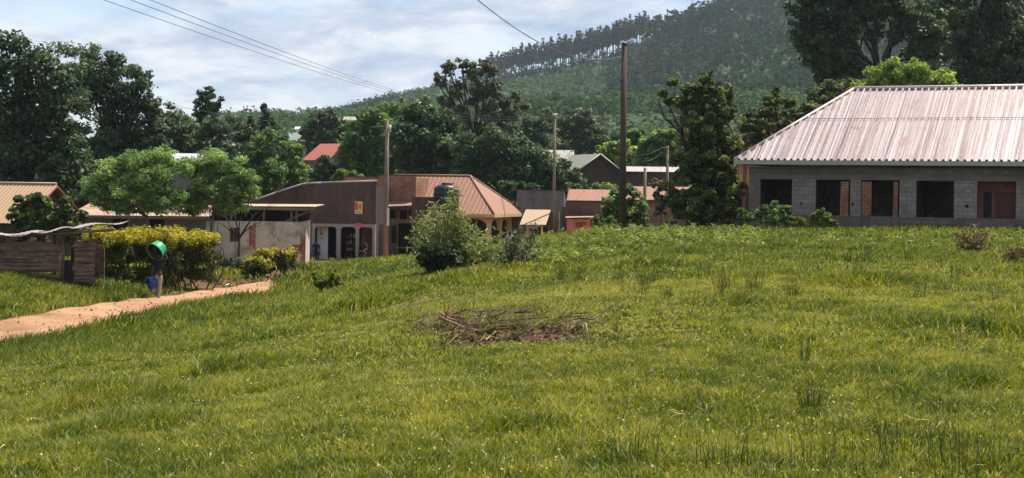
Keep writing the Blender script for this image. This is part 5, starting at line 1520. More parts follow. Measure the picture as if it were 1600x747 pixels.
shrub('round_shrub', 'dark clipped round shrub under the small bare tree', 70, 358, [(345, 416, 14), (362, 414, 16), (380, 414, 14), (352, 424, 14), (372, 424, 14)], L_deep, 2600, .11)
def bare_tree(label, px, Y, tips, r=.06, name='bare_tree', m=bark, forkpy=None):
    g = B(px, Y); rt = thing(name, g, label, 'tree')
    mb = MB(); fk = P(px + 2, forkpy, Y)
    mb.tube([g - np.array((0, 0, .1)), (g + fk) / 2 + np.array((.03, 0, 0)), fk], [r, r * .85, r * .75], 7)
    for (tx, ty) in tips:
        e = P(tx, ty, Y + rng.uniform(-.6, .6)); limb(mb, fk, e, r * .6, r * .12, bend=.1)
        for q in (.45, .65, .8):
            m1 = fk + (e - fk) * q; limb(mb, m1, m1 + (e - fk) * .35 + rng.normal(size=3) * .22, r * .22, r * .06, n=4, sides=5)
    mb.build('branches', m, rt)
    return rt
bare_tree('small leafless tree before the pale yard wall', 372, 71, [(352, 335), (385, 322), (400, 330), (425, 318), (412, 345), (362, 318), (340, 345)], forkpy=372, r=.07)
bare_tree('thin twin stemmed leafless tree at the left end of the yard wall', 330, 72, [(325, 318), (338, 320), (318, 330)], forkpy=400, r=.05)
T('mango_sapling', 'glossy leafed small mango tree in front of the tan roof, behind the timber shed', 'tree', 56, 50,
  [(35, 318, 15), (60, 312, 16), (25, 338, 16), (50, 338, 20), (75, 325, 14), (102, 312, 9), (105, 330, 10), (85, 345, 14), (128, 338, 9), (112, 348, 12), (40, 358, 18), (70, 360, 16), (115, 368, 14), (30, 375, 12)], L_vine, bark, 6500, .16, .06, per=8, rc=(.25, .42), limbs=10)

# ---- bushes of the field
def twiggy(name, label, base, px_tips, Y, lm, n, leaf, r=.025, spread=.09, aspect=.28, cat='shrub', droop=.0, along=(.25, 1.02), bm=bark2):
    """A shrub of many upright stems with narrow leaves along them."""
    rt = thing(name, base, label, cat)
    mb = MB(); pos, nor = [], []
    tips = [P(px, py, Y + rng.uniform(-.5, .5)) for px, py in px_tips]
    for e in tips:
        a = np.array(base) + np.array((rng.normal(0, .18), rng.normal(0, .14), -.05))
        mid = a + (e - a) * .5 + np.array((rng.normal(0, .1), rng.normal(0, .1), np.linalg.norm(e - a) * .08))
        mb.tube([a, (a + mid) / 2 + rng.normal(size=3) * .03, mid, (mid + e) / 2, e], [r, r * .8, r * .6, r * .4, r * .2], 5)
        k = n // len(tips)
        t = rng.uniform(along[0], along[1], k)
        p = np.where((t < .5)[:, None], a + (mid - a) * (t * 2)[:, None], mid + (e - mid) * ((t - .5) * 2)[:, None])
        pos.append(p + rng.normal(size=(k, 3)) * spread * (1.35 - t * .5)[:, None]); nor.append(unit(rng.normal(size=(k, 3)) + np.array((0, -.1, .35))))
    mb.build('stems', bm, rt)
    pos = np.concatenate(pos); nor = np.concatenate(nor)
    V = leaf_quads(pos, nor, leaf * rng.uniform(.6, 1.4, len(pos)), aspect, droop)
    raw_mesh('foliage', V, np.arange(len(V)).reshape(-1, 4), lm, rt, np.clip(rng.normal(.5, .24, len(pos)), 0, 1))
    return rt
bs_ = G(722, 424)
YB = bs_[1]
print('bush at', bs_)
twiggy('willowy_shrub', 'tall pale willowy shrub in the middle of the field edge, before the hipped house', bs_,
       [(650, 350), (660, 338), (668, 345), (676, 322), (684, 352), (694, 338), (702, 312), (708, 296), (714, 335), (720, 326), (730, 350), (740, 362), (752, 372), (645, 372), (655, 385), (650, 402), (672, 372), (690, 368), (706, 350), (718, 365), (735, 384), (756, 395), (768, 388), (776, 404), (745, 408), (782, 372)],
       YB, L_bush, 5600, .16, .022, .13, .22)
b2 = G(688, 432)
tree('dark_bush', 'dark rounded bush at the shaded foot of the willowy shrub', 'shrub', b2[1], 690, [(668, 402, 15), (690, 394, 18), (708, 402, 15), (680, 416, 17), (702, 416, 15)], L_con, bark2, 4200, .09, .03, base=b2, fork=.3, per=10)
b3 = G(800, 420)
twiggy('stalky_shrub', 'half bare stalky shrub right of the willowy shrub', b3, [(790, 375), (803, 362), (812, 372), (820, 358), (830, 366), (838, 350), (842, 378), (826, 390), (808, 395), (782, 392), (850, 395)], b3[1], L_brown, 950, .11, .02, .08, .4, bm=bark)
b4 = G(512, 462)
tree('leafy_weed_bush', 'small leafy bush at the edge of the dirt road in tall grass', 'shrub', b4[1], 512, [(500, 440, 12), (516, 436, 12), (526, 448, 11), (505, 452, 14), (520, 456, 12), (492, 430, 7), (520, 425, 6)], L_weed, bark2, 1500, .13, .02, base=b4, fork=.3, per=6)
# shrubs along the foot of the block building
for lb, bx, by, bl, lm, n in [
    ('spiky broad leafed shrub under the first window opening', 1205, 358, [(1195, 325, 9), (1210, 322, 9), (1225, 328, 9), (1188, 338, 10), (1205, 340, 14), (1230, 345, 10)], L_mid, 1500),
    ('leafy shrub under the second window opening', 1285, 358, [(1280, 332, 9), (1272, 345, 10), (1290, 342, 10), (1300, 352, 8), (1280, 354, 10)], L_weed, 1300),
    ('low shrub at the left corner of the block building', 1165, 357, [(1158, 335, 10), (1172, 340, 9), (1160, 350, 11)], L_mid, 1100),
    ('bushy weed shrub between the first two windows', 1248, 359, [(1245, 345, 9), (1255, 350, 8), (1238, 352, 8)], L_weed, 800),
    ('small bush at the foot of the viny tree', 1045, 372, [(1040, 358, 10), (1050, 352, 9), (1046, 366, 9)], L_weed, 900),
    ('low bush right of the pink kiosk', 940, 366, [(935, 345, 12), (950, 350, 12), (962, 354, 9)], L_mid, 1300)]:
    yb = 66 if bx > 1150 else 70
    tree('low_shrub', lb, 'shrub', yb, bx, bl, lm, bark2, n, .13, .025, fork=.3, per=6)
b5 = G(1520, 398)
twiggy('dry_bush', 'brown dried up weed bush before the last window opening', b5, [(1497, 365), (1505, 360), (1515, 356), (1525, 358), (1535, 362), (1545, 366), (1500, 380), (1540, 380), (1520, 372), (1530, 375)], b5[1], L_dry, 900, .09, .012, .10, .5, bm=bark)
b6 = G(1592, 412)
twiggy('dry_bush', 'smaller brown weed bush at the right edge of the field', b6, [(1580, 395), (1590, 388), (1600, 390), (1605, 400)], b6[1], L_dry, 420, .09, .012, .10, .5, bm=bark)
# stalks with pale heads before the openings
for k, (px, py, py0) in enumerate(((1347, 325, 362), (1358, 318, 362), (1392, 322, 364), (1405, 330, 364), (1440, 326, 365), (1450, 330, 365), (1368, 335, 362), (1585, 340, 368))):
    g = B(px, 63); e = P(px + 5, py, 63)
    mb = MB(); mb.tube([g, (g + e) / 2 + np.array((-.05, 0, .08)), e, e + np.array((.12, 0, -.03))], [.012, .009, .008, .016], 5)
    o = mb.build('tall_grass_stalk', L_dry); tag(o, 'dry bent grass stalk standing before the block building wall', 'grass stalk', 'dry grass stalks before the block wall')
# ================================================================ GRASS
def in_view(x, y, z, pad=40):
    px = 800 + x / y * F; py = HZ - (z - EYE) / y * F
    return (px > -pad) & (px < 1600 + pad) & (py < 747 + pad * 1.5)
def sample(n, y0, y1):
    y = np.sqrt(rng.uniform(y0 ** 2, y1 ** 2, n)); x = rng.uniform(-.36, .36, n) * y
    return x, y
def grass_ok(x, y):
    k = ~inpoly(x, y, ROADPOLY)
    s = soil_amount(x, y)
    k &= rng.random(len(x)) > s * 1.25
    u = (x - FR.o[0]) * FR.u[0] + (y - FR.o[1]) * FR.u[1]; v = (x - FR.o[0]) * FR.vv[0] + (y - FR.o[1]) * FR.vv[1]
    k &= ~((v > -.1) & (u > -.2))
    return k
def tallness(x, y):
    """0 short turf .. 1 tall rough grass: rank along the road edge, in patches elsewhere."""
    dn = dline(x, y, NEs)
    side = x > np.interp(y, NEs[:, 1], NEs[:, 0])
    t = np.where(side, np.clip(1 - dn / 5.0, 0, 1), np.clip(.35 - dn / 30, 0, 1))
    t = np.maximum(t, np.clip((y - 32) / 25, 0, .55))
    t = np.maximum(t, np.clip((fnoise(x, y, 3.5, 31) - .58) * 3.0, 0, .6))
    return np.clip(t * (.6 + .8 * fnoise(x, y, 1.3, 40)), 0, 1)
def blades(n, y0, y1, wscale, hscale=1.0):
    x, y = sample(n, y0, y1)
    z = tz(x, y)
    k = in_view(x, y, z); x, y, z = x[k], y[k], z[k]
    k = grass_ok(x, y); x, y, z = x[k], y[k], z[k]
    t = tallness(x, y); N = len(x)
    patch = fnoise(x, y, .9, 77)
    h = (.035 + .05 * patch + .035 * vnoise(x, y, .2, 200) + .32 * t) * rng.uniform(.55, 1.25, N) * hscale
    w_ = (.0042 + .0022 * t) * rng.uniform(.7, 1.4, N) * wscale
    a = rng.uniform(0, 2 * math.pi, N)
    side = np.stack((np.cos(a), np.sin(a), np.zeros(N)), 1)
    la = a + math.pi / 2 + rng.normal(0, .5, N)
    lean = np.stack((np.cos(la), np.sin(la), np.zeros(N)), 1) * (h * rng.uniform(.1, 1.1, N) * (1 - .4 * t))[:, None]
    wind = np.array((.10, -.02, 0)) * h[:, None] * (1 + t)[:, None]
    b = np.stack((x, y, z - .012), 1)
    up = np.array((0, 0, 1.0))
    m = b + lean * .35 + wind * .3 + up * (h * .6)[:, None]
    tip = b + lean + wind + up * (h * rng.uniform(.8, 1.0, N))[:, None]
    s = side * w_[:, None]
    V = np.stack((b - s, b + s, m + s * .75, m - s * .75, tip + s * .12, tip - s * .12), 1).reshape(-1, 3)
    i0 = np.arange(N)[:, None] * 6
    Q = np.stack((np.concatenate((i0, i0 + 1, i0 + 2, i0 + 3), 1), np.concatenate((i0 + 3, i0 + 2, i0 + 4, i0 + 5), 1)), 1).reshape(-1, 4)
    big = fnoise(x, y, 4.5, 91); fine = fnoise(x, y, .55, 17)
    clump = vnoise(x, y, .16, 123)
    ti = np.clip(.50 + (big - .5) * .6 + (fine - .5) * .6 + (clump - .5) * .45 + rng.normal(0, .20, N) - .34 * t, 0, 1)
    dry = rng.random(N) < .05
    ti = np.where(dry, 1.0, np.minimum(ti, .90))
    return V, Q, np.repeat(ti, 2)
L_grass = leafmat('grass_blade', (.034, .074, .008), (.46, .40, .16), .42, .5, .3, mid=(.150, .178, .019))
_e = [n_ for n_ in L_grass.node_tree.nodes if n_.type == 'VALTORGB'][0].color_ramp.elements
_n = _e.__class__
el = [n_ for n_ in L_grass.node_tree.nodes if n_.type == 'VALTORGB'][0].color_ramp.elements
e_ = el.new(.9); e_.color = (.36, .345, .055, 1)
Vs, Qs, Ts, off = [], [], [], 0
for (n, y0, y1, ws) in ((300000, 7.5, 16, 1.0), (330000, 16, 30, 1.6), (260000, 30, 52, 2.7), (160000, 52, 98, 5.0)):
    V, Q, t_ = blades(n, y0, y1, ws)
    Vs.append(V); Qs.append(Q + off); Ts.append(t_); off += len(V)
V = np.concatenate(Vs); Q = np.concatenate(Qs); t_ = np.concatenate(Ts)
print('grass quads', len(Q))
tag(raw_mesh('grass', V, Q, L_grass, None, t_), 'sunlit rough green grass covering the whole field', 'grass', kind='stuff')
# little pale flower heads scattered in the turf
x, y = sample(9500, 7.5, 34); z = tz(x, y)
k = in_view(x, y, z); x, y, z = x[k], y[k], z[k]
k = grass_ok(x, y) & (rng.random(len(x)) < .25 + .9 * (fnoise(x, y, 2.2, 55) > .48)); x, y, z = x[k], y[k], z[k]
N = len(x)
c = np.stack((x, y, z + rng.uniform(.07, .15, N)), 1)
V = leaf_quads(c, unit(rng.normal(size=(N, 3)) + np.array((0, -.2, 1.2))), rng.uniform(.012, .022, N), .9)
fl = leafmat('small_flower_head', (.38, .36, .10), (.66, .60, .28), .3, .7, .1)
tag(raw_mesh('flower_heads', V, np.arange(len(V)).reshape(-1, 4), fl, None, rng.random(N)), 'tiny pale yellow flower heads dotting the turf', 'flowers', kind='stuff')
# broad leafed weeds along the crest of the field and the road bank
def weeds(n, boxes, lm, name, label, leaf=.09):
    P_, N_, T_ = [], [], []
    for (px0, px1, py0, py1, m, hh) in boxes:
        for _ in range(m):
            g = G(rng.uniform(px0, px1), rng.uniform(py0, py1))
            if inpoly(np.array([g[0]]), np.array([g[1]]), ROADPOLY)[0]: continue
            k = int(n * rng.uniform(.5, 1.5)); h = hh * rng.uniform(.4, 1.3); r = h * rng.uniform(.5, .9)
            d = unit(rng.normal(size=(k, 3))); d[:, 2] = abs(d[:, 2])
            P_.append(g + d * np.array((r, r, h)) * rng.random((k, 1)) ** .5); N_.append(unit(d + rng.normal(size=(k, 3)) * .6 + np.array((0, 0, .6))))
            T_.append(np.clip(rng.normal(.45, .18) + rng.normal(0, .16, k), 0, 1))
    p = np.concatenate(P_); V = leaf_quads(p, np.concatenate(N_), leaf * rng.uniform(.6, 1.4, len(p)), .6)
    return tag(raw_mesh(name, V, np.arange(len(V)).reshape(-1, 4), lm, None, np.concatenate(T_)), label, 'weeds', kind='stuff')
L_cut = leafmat('cut_grass_blade', (.10, .12, .02), (.46, .40, .15), .35, .8, .05, mid=(.24, .25, .05))
weeds(75, [(830, 1190, 364, 394, 420, .40), (1150, 1600, 366, 396, 420, .26), (780, 900, 385, 425, 80, .34), (880, 1010, 385, 408, 60, .30), (600, 670, 405, 425, 40, .3)], L_weed, 'weeds', 'leafy green weeds along the crest of the field', .105)
weeds(40, [(0, 240, 440, 470, 70, .2), (150, 330, 432, 445, 45, .25), (480, 600, 408, 424, 60, .3), (330, 470, 425, 440, 35, .2)], L_weed, 'roadside_weeds', 'low leafy weeds on the bank beyond the road', .09)
weeds(34, [(285, 480, 432, 450, 90, .12)], L_dry, 'dry_litter', 'dry brown leaf litter on the bare road bank', .08)
weeds(80, [(915, 1065, 496, 530, 190, .10), (640, 900, 495, 512, 60, .07)], L_cut, 'cut_grass', 'wilted pale cut grass lying beside the branch pile', .035)
weeds(26, [(740, 960, 508, 545, 150, .06), (690, 800, 530, 545, 22, .04)], L_dry, 'leaf_litter', 'brown leaf litter on the bare patch under the branch pile', .05)

weeds(14, [(0, 1600, 480, 747, 260, .05)], L_weed, 'turf_weeds', 'small broad leafed weeds scattered low in the turf', .035)
# straw lying in the turf
x, y = sample(9000, 7.5, 40); z = tz(x, y)
k = in_view(x, y, z); x, y, z = x[k], y[k], z[k]
k = (rng.random(len(x)) < .15 + 1.2 * (fnoise(x, y, 1.6, 66) > .55)); x, y, z = x[k], y[k], z[k]
V = leaf_quads(np.stack((x, y, z + rng.uniform(.03, .09, len(x))), 1), unit(rng.normal(size=(len(x), 3)) * .4 + np.array((0, 0, 1.))), rng.uniform(.05, .16, len(x)), .06)
tag(raw_mesh('straw', V, np.arange(len(V)).reshape(-1, 4), leafmat('straw_stalk', (.22, .18, .07), (.52, .43, .20), .2, .7, .1), None, rng.random(len(x))), 'dry straw stalks lying in the turf', 'straw', kind='stuff')
# stones on the road
P_ = []
for _ in range(420):
    t_ = rng.uniform(0, .72); i = int(t_ * (len(NEs) - 1)); s_ = rng.random()
    q = NEs[i] + (FEs[i] - NEs[i]) * s_
    P_.append((q[0], q[1], tz1(q[0], q[1]) + .07))
mb = MB()
for q in P_:
    r_ = rng.uniform(.015, .045); q = np.array(q)
    a0 = rng.uniform(0, 6)
    ring = [q + r_ * np.array((math.cos(a0 + k_), math.sin(a0 + k_), 0)) * rng.uniform(.7, 1.2) for k_ in (0, 1.3, 2.5, 3.8, 5.0)]
    mb.grid([ring, [p_ * .6 + q * .4 + np.array((0, 0, r_ * .8)) for p_ in ring]], closed=True, smooth=False, cap=True)
tag(mb.build('road_stones', mat('laterite_stone', (.25, .14, .085), .9, .4, 9)), 'small loose stones strewn on the dirt road', 'stones', kind='stuff')
# ---- rushes: dark upright tufts, each a thing
L_rush = leafmat('rush_stem', (.030, .045, .012), (.15, .16, .04), .25, .6, .25, mid=(.065, .085, .020))
def rush(loc, h, n, r):
    th = np.arange(n)
    V, Q, tt = [], [], []
    for i in range(n):
        a = rng.uniform(0, 6.28); rr = r * rng.random() ** .6
        b = np.array((loc[0] + rr * math.cos(a), loc[1] + rr * math.sin(a), loc[2] - .02))
        hh = h * .85 * rng.uniform(.3, 1.0); le = np.array((math.cos(a), math.sin(a), 0)) * hh * rng.uniform(.02, .42)
        s = np.array((1, .2, 0)) * .0024
        m = b + le * .35 + np.array((0, 0, hh * .55)); t = b + le + np.array((0, 0, hh))
        o = len(V); V += [b - s, b + s, m + s * .8, m - s * .8, t + s * .2, t - s * .2]
        Q += [(o, o + 1, o + 2, o + 3), (o + 3, o + 2, o + 4, o + 5)]; tt += [np.clip(rng.normal(.45, .2), 0, 1)] * 2
    o = raw_mesh('rush_tuft', np.array(V) - np.array(loc), np.array(Q), L_rush, None, tt)
    o.location = [float(v) for v in loc]
    return o
rl = [(1258, 575, .42, 30, .03, 'small lone dark rush tuft standing upright right of the brush pile'),
      (1266, 645, .40, 60, .10, 'dark bushy rush tuft in the right foreground below the lone small tuft'),
      (985, 740, .55, 20, 0.18, 'thin dark rush tuft at the bottom edge of the picture'),
      (1420, 715, .5, 36, 0.24, 'dense rush clump at the bottom, left of the corner clump'),
      (1508, 738, .52, 54, 0.24, 'dense dark rush clump near the bottom right corner'),
      (1330, 735, .45, 42, 0.30, 'wide rush clump at the bottom, second from the corner clump'),
      (1240, 745, .42, 36, 0.30, 'rush clump at the bottom below the bushy tuft'),
      (1130, 742, .38, 40, 0.16, 'rush clump at the bottom right of the thin dark tuft'),
      (1240, 468, .42, 44, .12, 'pale rush tuft far out in the right field, left one'),
      (1322, 472, .40, 36, .12, 'pale rush tuft far out in the right field, right one'),
      (1042, 470, .42, 50, .10, 'rush tuft just beyond the right end of the brush pile'),
      (1440, 468, .34, 30, .12, 'short rush tuft in the far right field'),
      (1178, 455, .35, 30, .12, 'faint rush tuft beyond the pale pair'),
      (1102, 425, .5, 46, .12, 'dark rush tuft near the crest below the viny tree'),
      (1260, 420, .4, 30, .14, 'rush tuft near the crest below the block building'),
      (905, 622, .14, 60, .14, 'low dark weed tuft in the middle foreground'),
      (1590, 480, .35, 30, .12, 'rush tuft at the right edge of the field'),
      (1555, 470, .32, 26, .12, 'thin rush tuft near the right edge of the field'),
      (1410, 640, .30, 20, .10, 'sparse rush tuft in the right foreground'),
      (1470, 660, .34, 22, .12, 'sparse tall rush tuft above the corner clump')]
for px, py, h, n, r, lb in rl:
    tag(rush(G(px, py), h, n, r), lb, 'rush tuft', 'rush tufts in the field')
for _ in range(52):
    q = G(rng.uniform(860, 1600), 372 + 100 * rng.random() ** 1.3)
    tag(rush(q, rng.uniform(.4, .8), int(rng.uniform(18, 40)), rng.uniform(.06, .15)), 'faint brownish rush tuft scattered over the far part of the field', 'rush tuft', 'faint rush tufts far out in the field')
# forked dead twig standing in the turf
twm = mat('grey_twig', (.10, .075, .055), .9, .3, 6)
g = G(1106, 655); mb = MB()
mb.tube([g - np.array((0, 0, .03)), P(1104, 642, g[1]), P(1095, 625, g[1] + .05), P(1088, 603, g[1])], [.007, .006, .005, .003], 6)
mb.tube([P(1106, 652, g[1]), P(1112, 640, g[1] - .05), P(1121, 628, g[1])], [.005, .004, .0025], 6)
tag(mb.build('forked_twig', twm), 'small dead forked twig standing in the foreground turf', 'twig')

# ================================================================ BRUSH PILE
brm = mat('cut_branch_bark', (.26, .155, .10), .9, .35, 5, dirt=(.13, .07, .05), dscale=4)
brd = mat('dark_branch_bark', (.15, .09, .065), .9, .35, 5)
brl = mat('pale_peeled_branch', (.42, .30, .17), .85, .2, 4)
def branch(label, pts, r, m, twigs=0, base=0.0, fork=None):
    Q_ = []
    for (px, py, hh) in pts:        # pixel of the ground below, height above it
        q = G(px, py); Q_.append(q + np.array((0, 0, hh * .75 + r)) + rng.normal(size=3) * .02)
    r *= .8; mb = MB(); n = len(Q_); twigs = twigs * 2
    mb.tube(Q_, list(np.linspace(r, r * .45, n)), 7)
    for k in range(twigs):
        i = rng.integers(0, n - 1); t = rng.random(); a = Q_[i] + (Q_[i + 1] - Q_[i]) * t
        d = unit(Q_[i + 1] - Q_[i]) + rng.normal(size=3) * .55; d[2] = abs(d[2]) * .8 + .05
        e = a + unit(d) * rng.uniform(.18, .5)
        mb.tube([a, (a + e) / 2 + rng.normal(size=3) * .02, e], [r * .4, r * .3, r * .12], 5)
    o = mb.build('cut_branch', m)
    return tag(o, label, 'branch', 'cut branches of the brush pile')
branch('long dark cut branch lying along the front of the brush pile', [(690, 520, .06), (740, 518, .10), (790, 517, .16), (860, 516, .19)], .020, brd, 3)
branch('thick curved reddish branch at the left end of the brush pile', [(688, 515, .14), (705, 522, .14), (725, 530, .10), (752, 531, .03)], .026, brm, 2)
branch('upper curved reddish branch above the thick one', [(685, 508, .16), (705, 517, .18), (735, 522, .15), (775, 520, .09)], .022, brm, 3)
branch('curved branch crossing low at the left of the pile', [(690, 528, .05), (720, 533, .08), (750, 536, .05)], .018, brm, 3)
branch('dark arched branch at the upper left of the pile', [(705, 502, .10), (730, 506, .16), (770, 510, .12)], .016, brd, 4)
branch('rising dark branch towards the middle of the pile', [(765, 512, .10), (790, 511, .18), (830, 508, .24)], .018, brd, 3)
branch('stout branch stub lying on top of the pile middle', [(805, 508, .18), (835, 508, .22)], .024, brm, 1)
branch('long pale stick leaning out at the lower left front', [(720, 548, .01), (745, 540, .02), (775, 530, .06)], .013, brl, 1)
branch('thin twiggy branch sticking out far left', [(625, 503, .10), (650, 500, .14), (690, 504, .10)], .010, brd, 7)
branch('thin twiggy branch bending down at the far left', [(655, 528, .01), (657, 518, .06), (665, 505, .12), (690, 502, .12)], .010, brd, 5)
branch('low spreading twiggy branch at the lower left', [(660, 527, .02), (700, 523, .05), (730, 521, .06)], .011, brd, 6)
branch('spiky twig bundle stem at the lower left front', [(700, 545, .02), (715, 535, .05), (745, 525, .08)], .010, brm, 7)
branch('thin reddish branch between the curved ones', [(695, 512, .18), (720, 516, .22), (760, 520, .16)], .012, brm, 4)
branch('slim branch pointing up and right behind the pile', [(860, 500, .05), (875, 497, .25), (895, 495, .55)], .007, brl, 1)
branch('dark twig pointing up behind the pile middle', [(838, 508, .10), (832, 508, .20), (823, 508, .34)], .008, brd, 1)
branch('long thin branch at the right end of the pile', [(915, 500, .05), (950, 494, .06), (990, 489, .09)], .012, brd, 3)
branch('slim twig behind the right end of the pile', [(1020, 492, .02), (1040, 487, .10), (1065, 482, .14)], .007, brd, 3)
branch('small crooked branch on the bare soil of the pile', [(800, 528, .02), (830, 526, .05), (860, 528, .03)], .012, brd, 4)
for i in range(48):
    x0, y0 = (rng.normal(705, 60), rng.normal(520, 9)) if i % 3 else (rng.normal(850, 45), rng.normal(518, 9)); L_ = rng.uniform(25, 80); s_ = rng.uniform(-.25, .35)
    h0 = max(.01, rng.normal(.07, .05))
    branch('thin crooked twig lying tangled in the brush pile', [(x0, y0, h0), (x0 + L_ * .3, y0 - L_ * .3 * s_ + rng.normal(0, 4), h0 + rng.uniform(0, .06)), (x0 + L_ * .65, y0 - L_ * .65 * s_ + rng.normal(0, 5), max(.01, h0 + rng.normal(.02, .05))), (x0 + L_, y0 - L_ * s_, max(.01, h0 + rng.normal(.02, .05)))], rng.uniform(.006, .014), random.choice([brm, brm, brm, brd, brd, brd, brl]), 2)
g = G(919, 541); mb = MB(); mb.tube([g - np.array((0, 0, .02)), P(917, 522, g[1]), P(915, 505, g[1])], [.016, .015, .013], 8)
tag(mb.build('upright_stake', brl), 'short pale stake standing upright in the brush pile', 'stake')

# ================================================================ PEOPLE
from mathutils import Vector as Vc
def skin_obj(name, chains, m, parent, level=2, root=0):
    """chains: lists of (point, radius); the first point of a chain may be the index of an earlier vertex."""
    vs, rs, es = [], [], []
    for ch in chains:
        prev = None
        for it in ch:
            if isinstance(it, int): prev = it; continue
            vs.append(it[0]); rs.append(it[1]); i = len(vs) - 1
            if prev is not None: es.append((prev, i))
            prev = i
    off = origin_of(parent)
    me = bpy.data.meshes.new(name); me.from_pydata([tuple(np.array(v) - off) for v in vs], es, [])
    o = bpy.data.objects.new(name, me); C.objects.link(o); o.parent = parent
    md = o.modifiers.new('skin', 'SKIN'); md.use_smooth_shade = True
    for i, sv in enumerate(me.skin_vertices[0].data):
        r = rs[i]; sv.radius = r if isinstance(r, tuple) else (r, r); sv.use_root = (i == root)
    sb = o.modifiers.new('sub', 'SUBSURF'); sb.levels = level; sb.render_levels = level
    me.materials.append(m)
    return o
skin_m = mat('dark_brown_skin', (.075, .042, .028), .55, .15, 3)
hair_m = mat('black_hair', (.012, .010, .010), .9, .2, 8)
def person(loc, face, label, H=1.68, pose='stand', shirt=None, legs=None, legs_long=True, arm_l=None, arm_r=None, step=.12, sit=False):
    """face: heading in degrees (0 looks along +X). Built in the person's own axes: f forward, s to the left, z up."""
    a = R(face); fw = np.array((math.cos(a), math.sin(a), 0)); sd = np.array((-math.sin(a), math.cos(a), 0))
    p = lambda f_, s_, z_: np.array(loc) + fw * f_ * H + sd * s_ * H + np.array((0, 0, z_ * H))
    r = thing('person', loc, label, 'person')
    hip = .53 if not sit else .28
    kn = [] ; dz = hip - .53
    leg = []
    for k, s_ in ((0, .052), (1, -.052)):
        st = step * (1 if k == 0 else -1)
        if sit: leg.append([(p(.02, s_, hip - .02), .048 * H), (p(.25, s_ * 1.3, hip), .036 * H), (p(.27, s_ * 1.3, .05), .022 * H), (p(.36, s_ * 1.4, .02), .018 * H)])
        else: leg.append([(p(0, s_, hip - .03), .047 * H), (p(st * .55 + .02, s_, .285), .033 * H), (p(st, s_, .05), .021 * H), (p(st + .085, s_ * 1.2, .018), .017 * H)])
    al = arm_l or [(.0, .135, .66), (.04, .14, .50)]
    ar = arm_r or [(.0, -.135, .66), (.04, -.14, .50)]
    spine = [(p(0, 0, hip), (.075 * H, .055 * H)), (p(0, 0, .62 + dz), (.068 * H, .05 * H)), (p(.005, 0, .74 + dz), (.082 * H, .055 * H)), (p(0, 0, .81 + dz), (.05 * H, .045 * H)), (p(.008, 0, .855 + dz), .03 * H), (p(.012, 0, .885 + dz), (.042 * H, .05 * H)), (p(.016, 0, .935 + dz), (.047 * H, .058 * H)), (p(.01, 0, .985 + dz), (.032 * H, .038 * H))]
    chains = [spine]
    n = len(spine)
    base_i = n
    for lg in leg: chains.append([0] + lg); base_i += len(lg)
    for k, arm in enumerate((al, ar)):
        s_ = .11 if k == 0 else -.11
        el, ha = arm
        pts = [(p(0, s_, .805 + dz), .03 * H), (p(el[0], el[1], el[2] + dz), .024 * H), (p(*ha[:2], ha[2] + dz), .017 * H)]
        chains.append([3] + pts); base_i += 3
        wr = base_i - 1
        d = np.array(pts[2][0]) - np.array(pts[1][0]); d = d / np.linalg.norm(d)
        palm = np.array(pts[2][0]) + d * .045 * H
        chains.append([wr, (palm, (.022 * H, .012 * H))]); base_i += 1
        pi_ = base_i - 1
        sx = np.cross(d, fw); sx = sx / (np.linalg.norm(sx) + 1e-6)
        for j in range(4):
            q = palm + sx * (j - 1.5) * .011 * H + d * .02 * H; L_ = (.038, .045, .042, .032)[j] * H
            chains.append([pi_, (q, .0062 * H), (q + d * L_ * .6 + fw * .006 * H, .0055 * H), (q + d * L_ + fw * .014 * H, .0045 * H)]); base_i += 3
        q = palm - d * .02 * H + sx * .022 * H
        chains.append([pi_, (q, .007 * H), (q + d * .03 * H + sx * .012 * H, .0055 * H)]); base_i += 2
    skin_obj('body', chains, skin_m, r)
    # face: nose, ears, eyes; hair cap
    hc_ = p(.016, 0, .93 + dz)
    mb = MB()
    def ball(c, rx, ry, rz, nn=8, mm=6, cut=-9):
        rows_ = []
        for i in range(mm + 1):
            ph = -math.pi / 2 + math.pi * i / mm
            z_ = max(math.sin(ph), cut)
            rows_.append([c + fw * rx * math.cos(ph) * math.cos(t) + sd * ry * math.cos(ph) * math.sin(t) + np.array((0, 0, rz * z_)) for t in np.linspace(0, 2 * math.pi, nn + 1)[:-1]])
        mb.grid(rows_, closed=True)
    ball(hc_ + np.array((0, 0, .02 * H)) - fw * .006 * H, .061 * H, .050 * H, .050 * H, 14, 8, cut=-.15)
    mb.build('hair', hair_m, r)
    mb = MB(); ball(hc_ + fw * .058 * H - np.array((0, 0, .004 * H)), .010 * H, .008 * H, .012 * H)
    for s_ in (.05, -.05): ball(hc_ + sd * s_ * H, .008 * H, .004 * H, .016 * H)
    mb.build('nose_and_ears', skin_m, r)
    mb = MB()
    for s_ in (.02, -.02): ball(hc_ + fw * .052 * H + sd * s_ * H + np.array((0, 0, .008 * H)), .004 * H, .006 * H, .004 * H)
    ball(hc_ + fw * .052 * H - np.array((0, 0, .026 * H)), .004 * H, .014 * H, .003 * H)
    mb.build('eyes_and_mouth', hair_m, r)
    # clothes
    if legs is not None:
        ch = [[(p(0, 0, hip + .03), (.079 * H, .060 * H)), (p(0, 0, hip - .005), (.080 * H, .061 * H))]]
        for lg in leg:
            l2 = [(q, (rr if not isinstance(rr, tuple) else rr[0]) + .008 * H) for q, rr in lg[:3]]
            if not legs_long: l2 = l2[:2]
            else: l2[2] = (l2[2][0], .028 * H)
            ch.append([1] + l2)
        skin_obj('trousers', ch, legs, r)
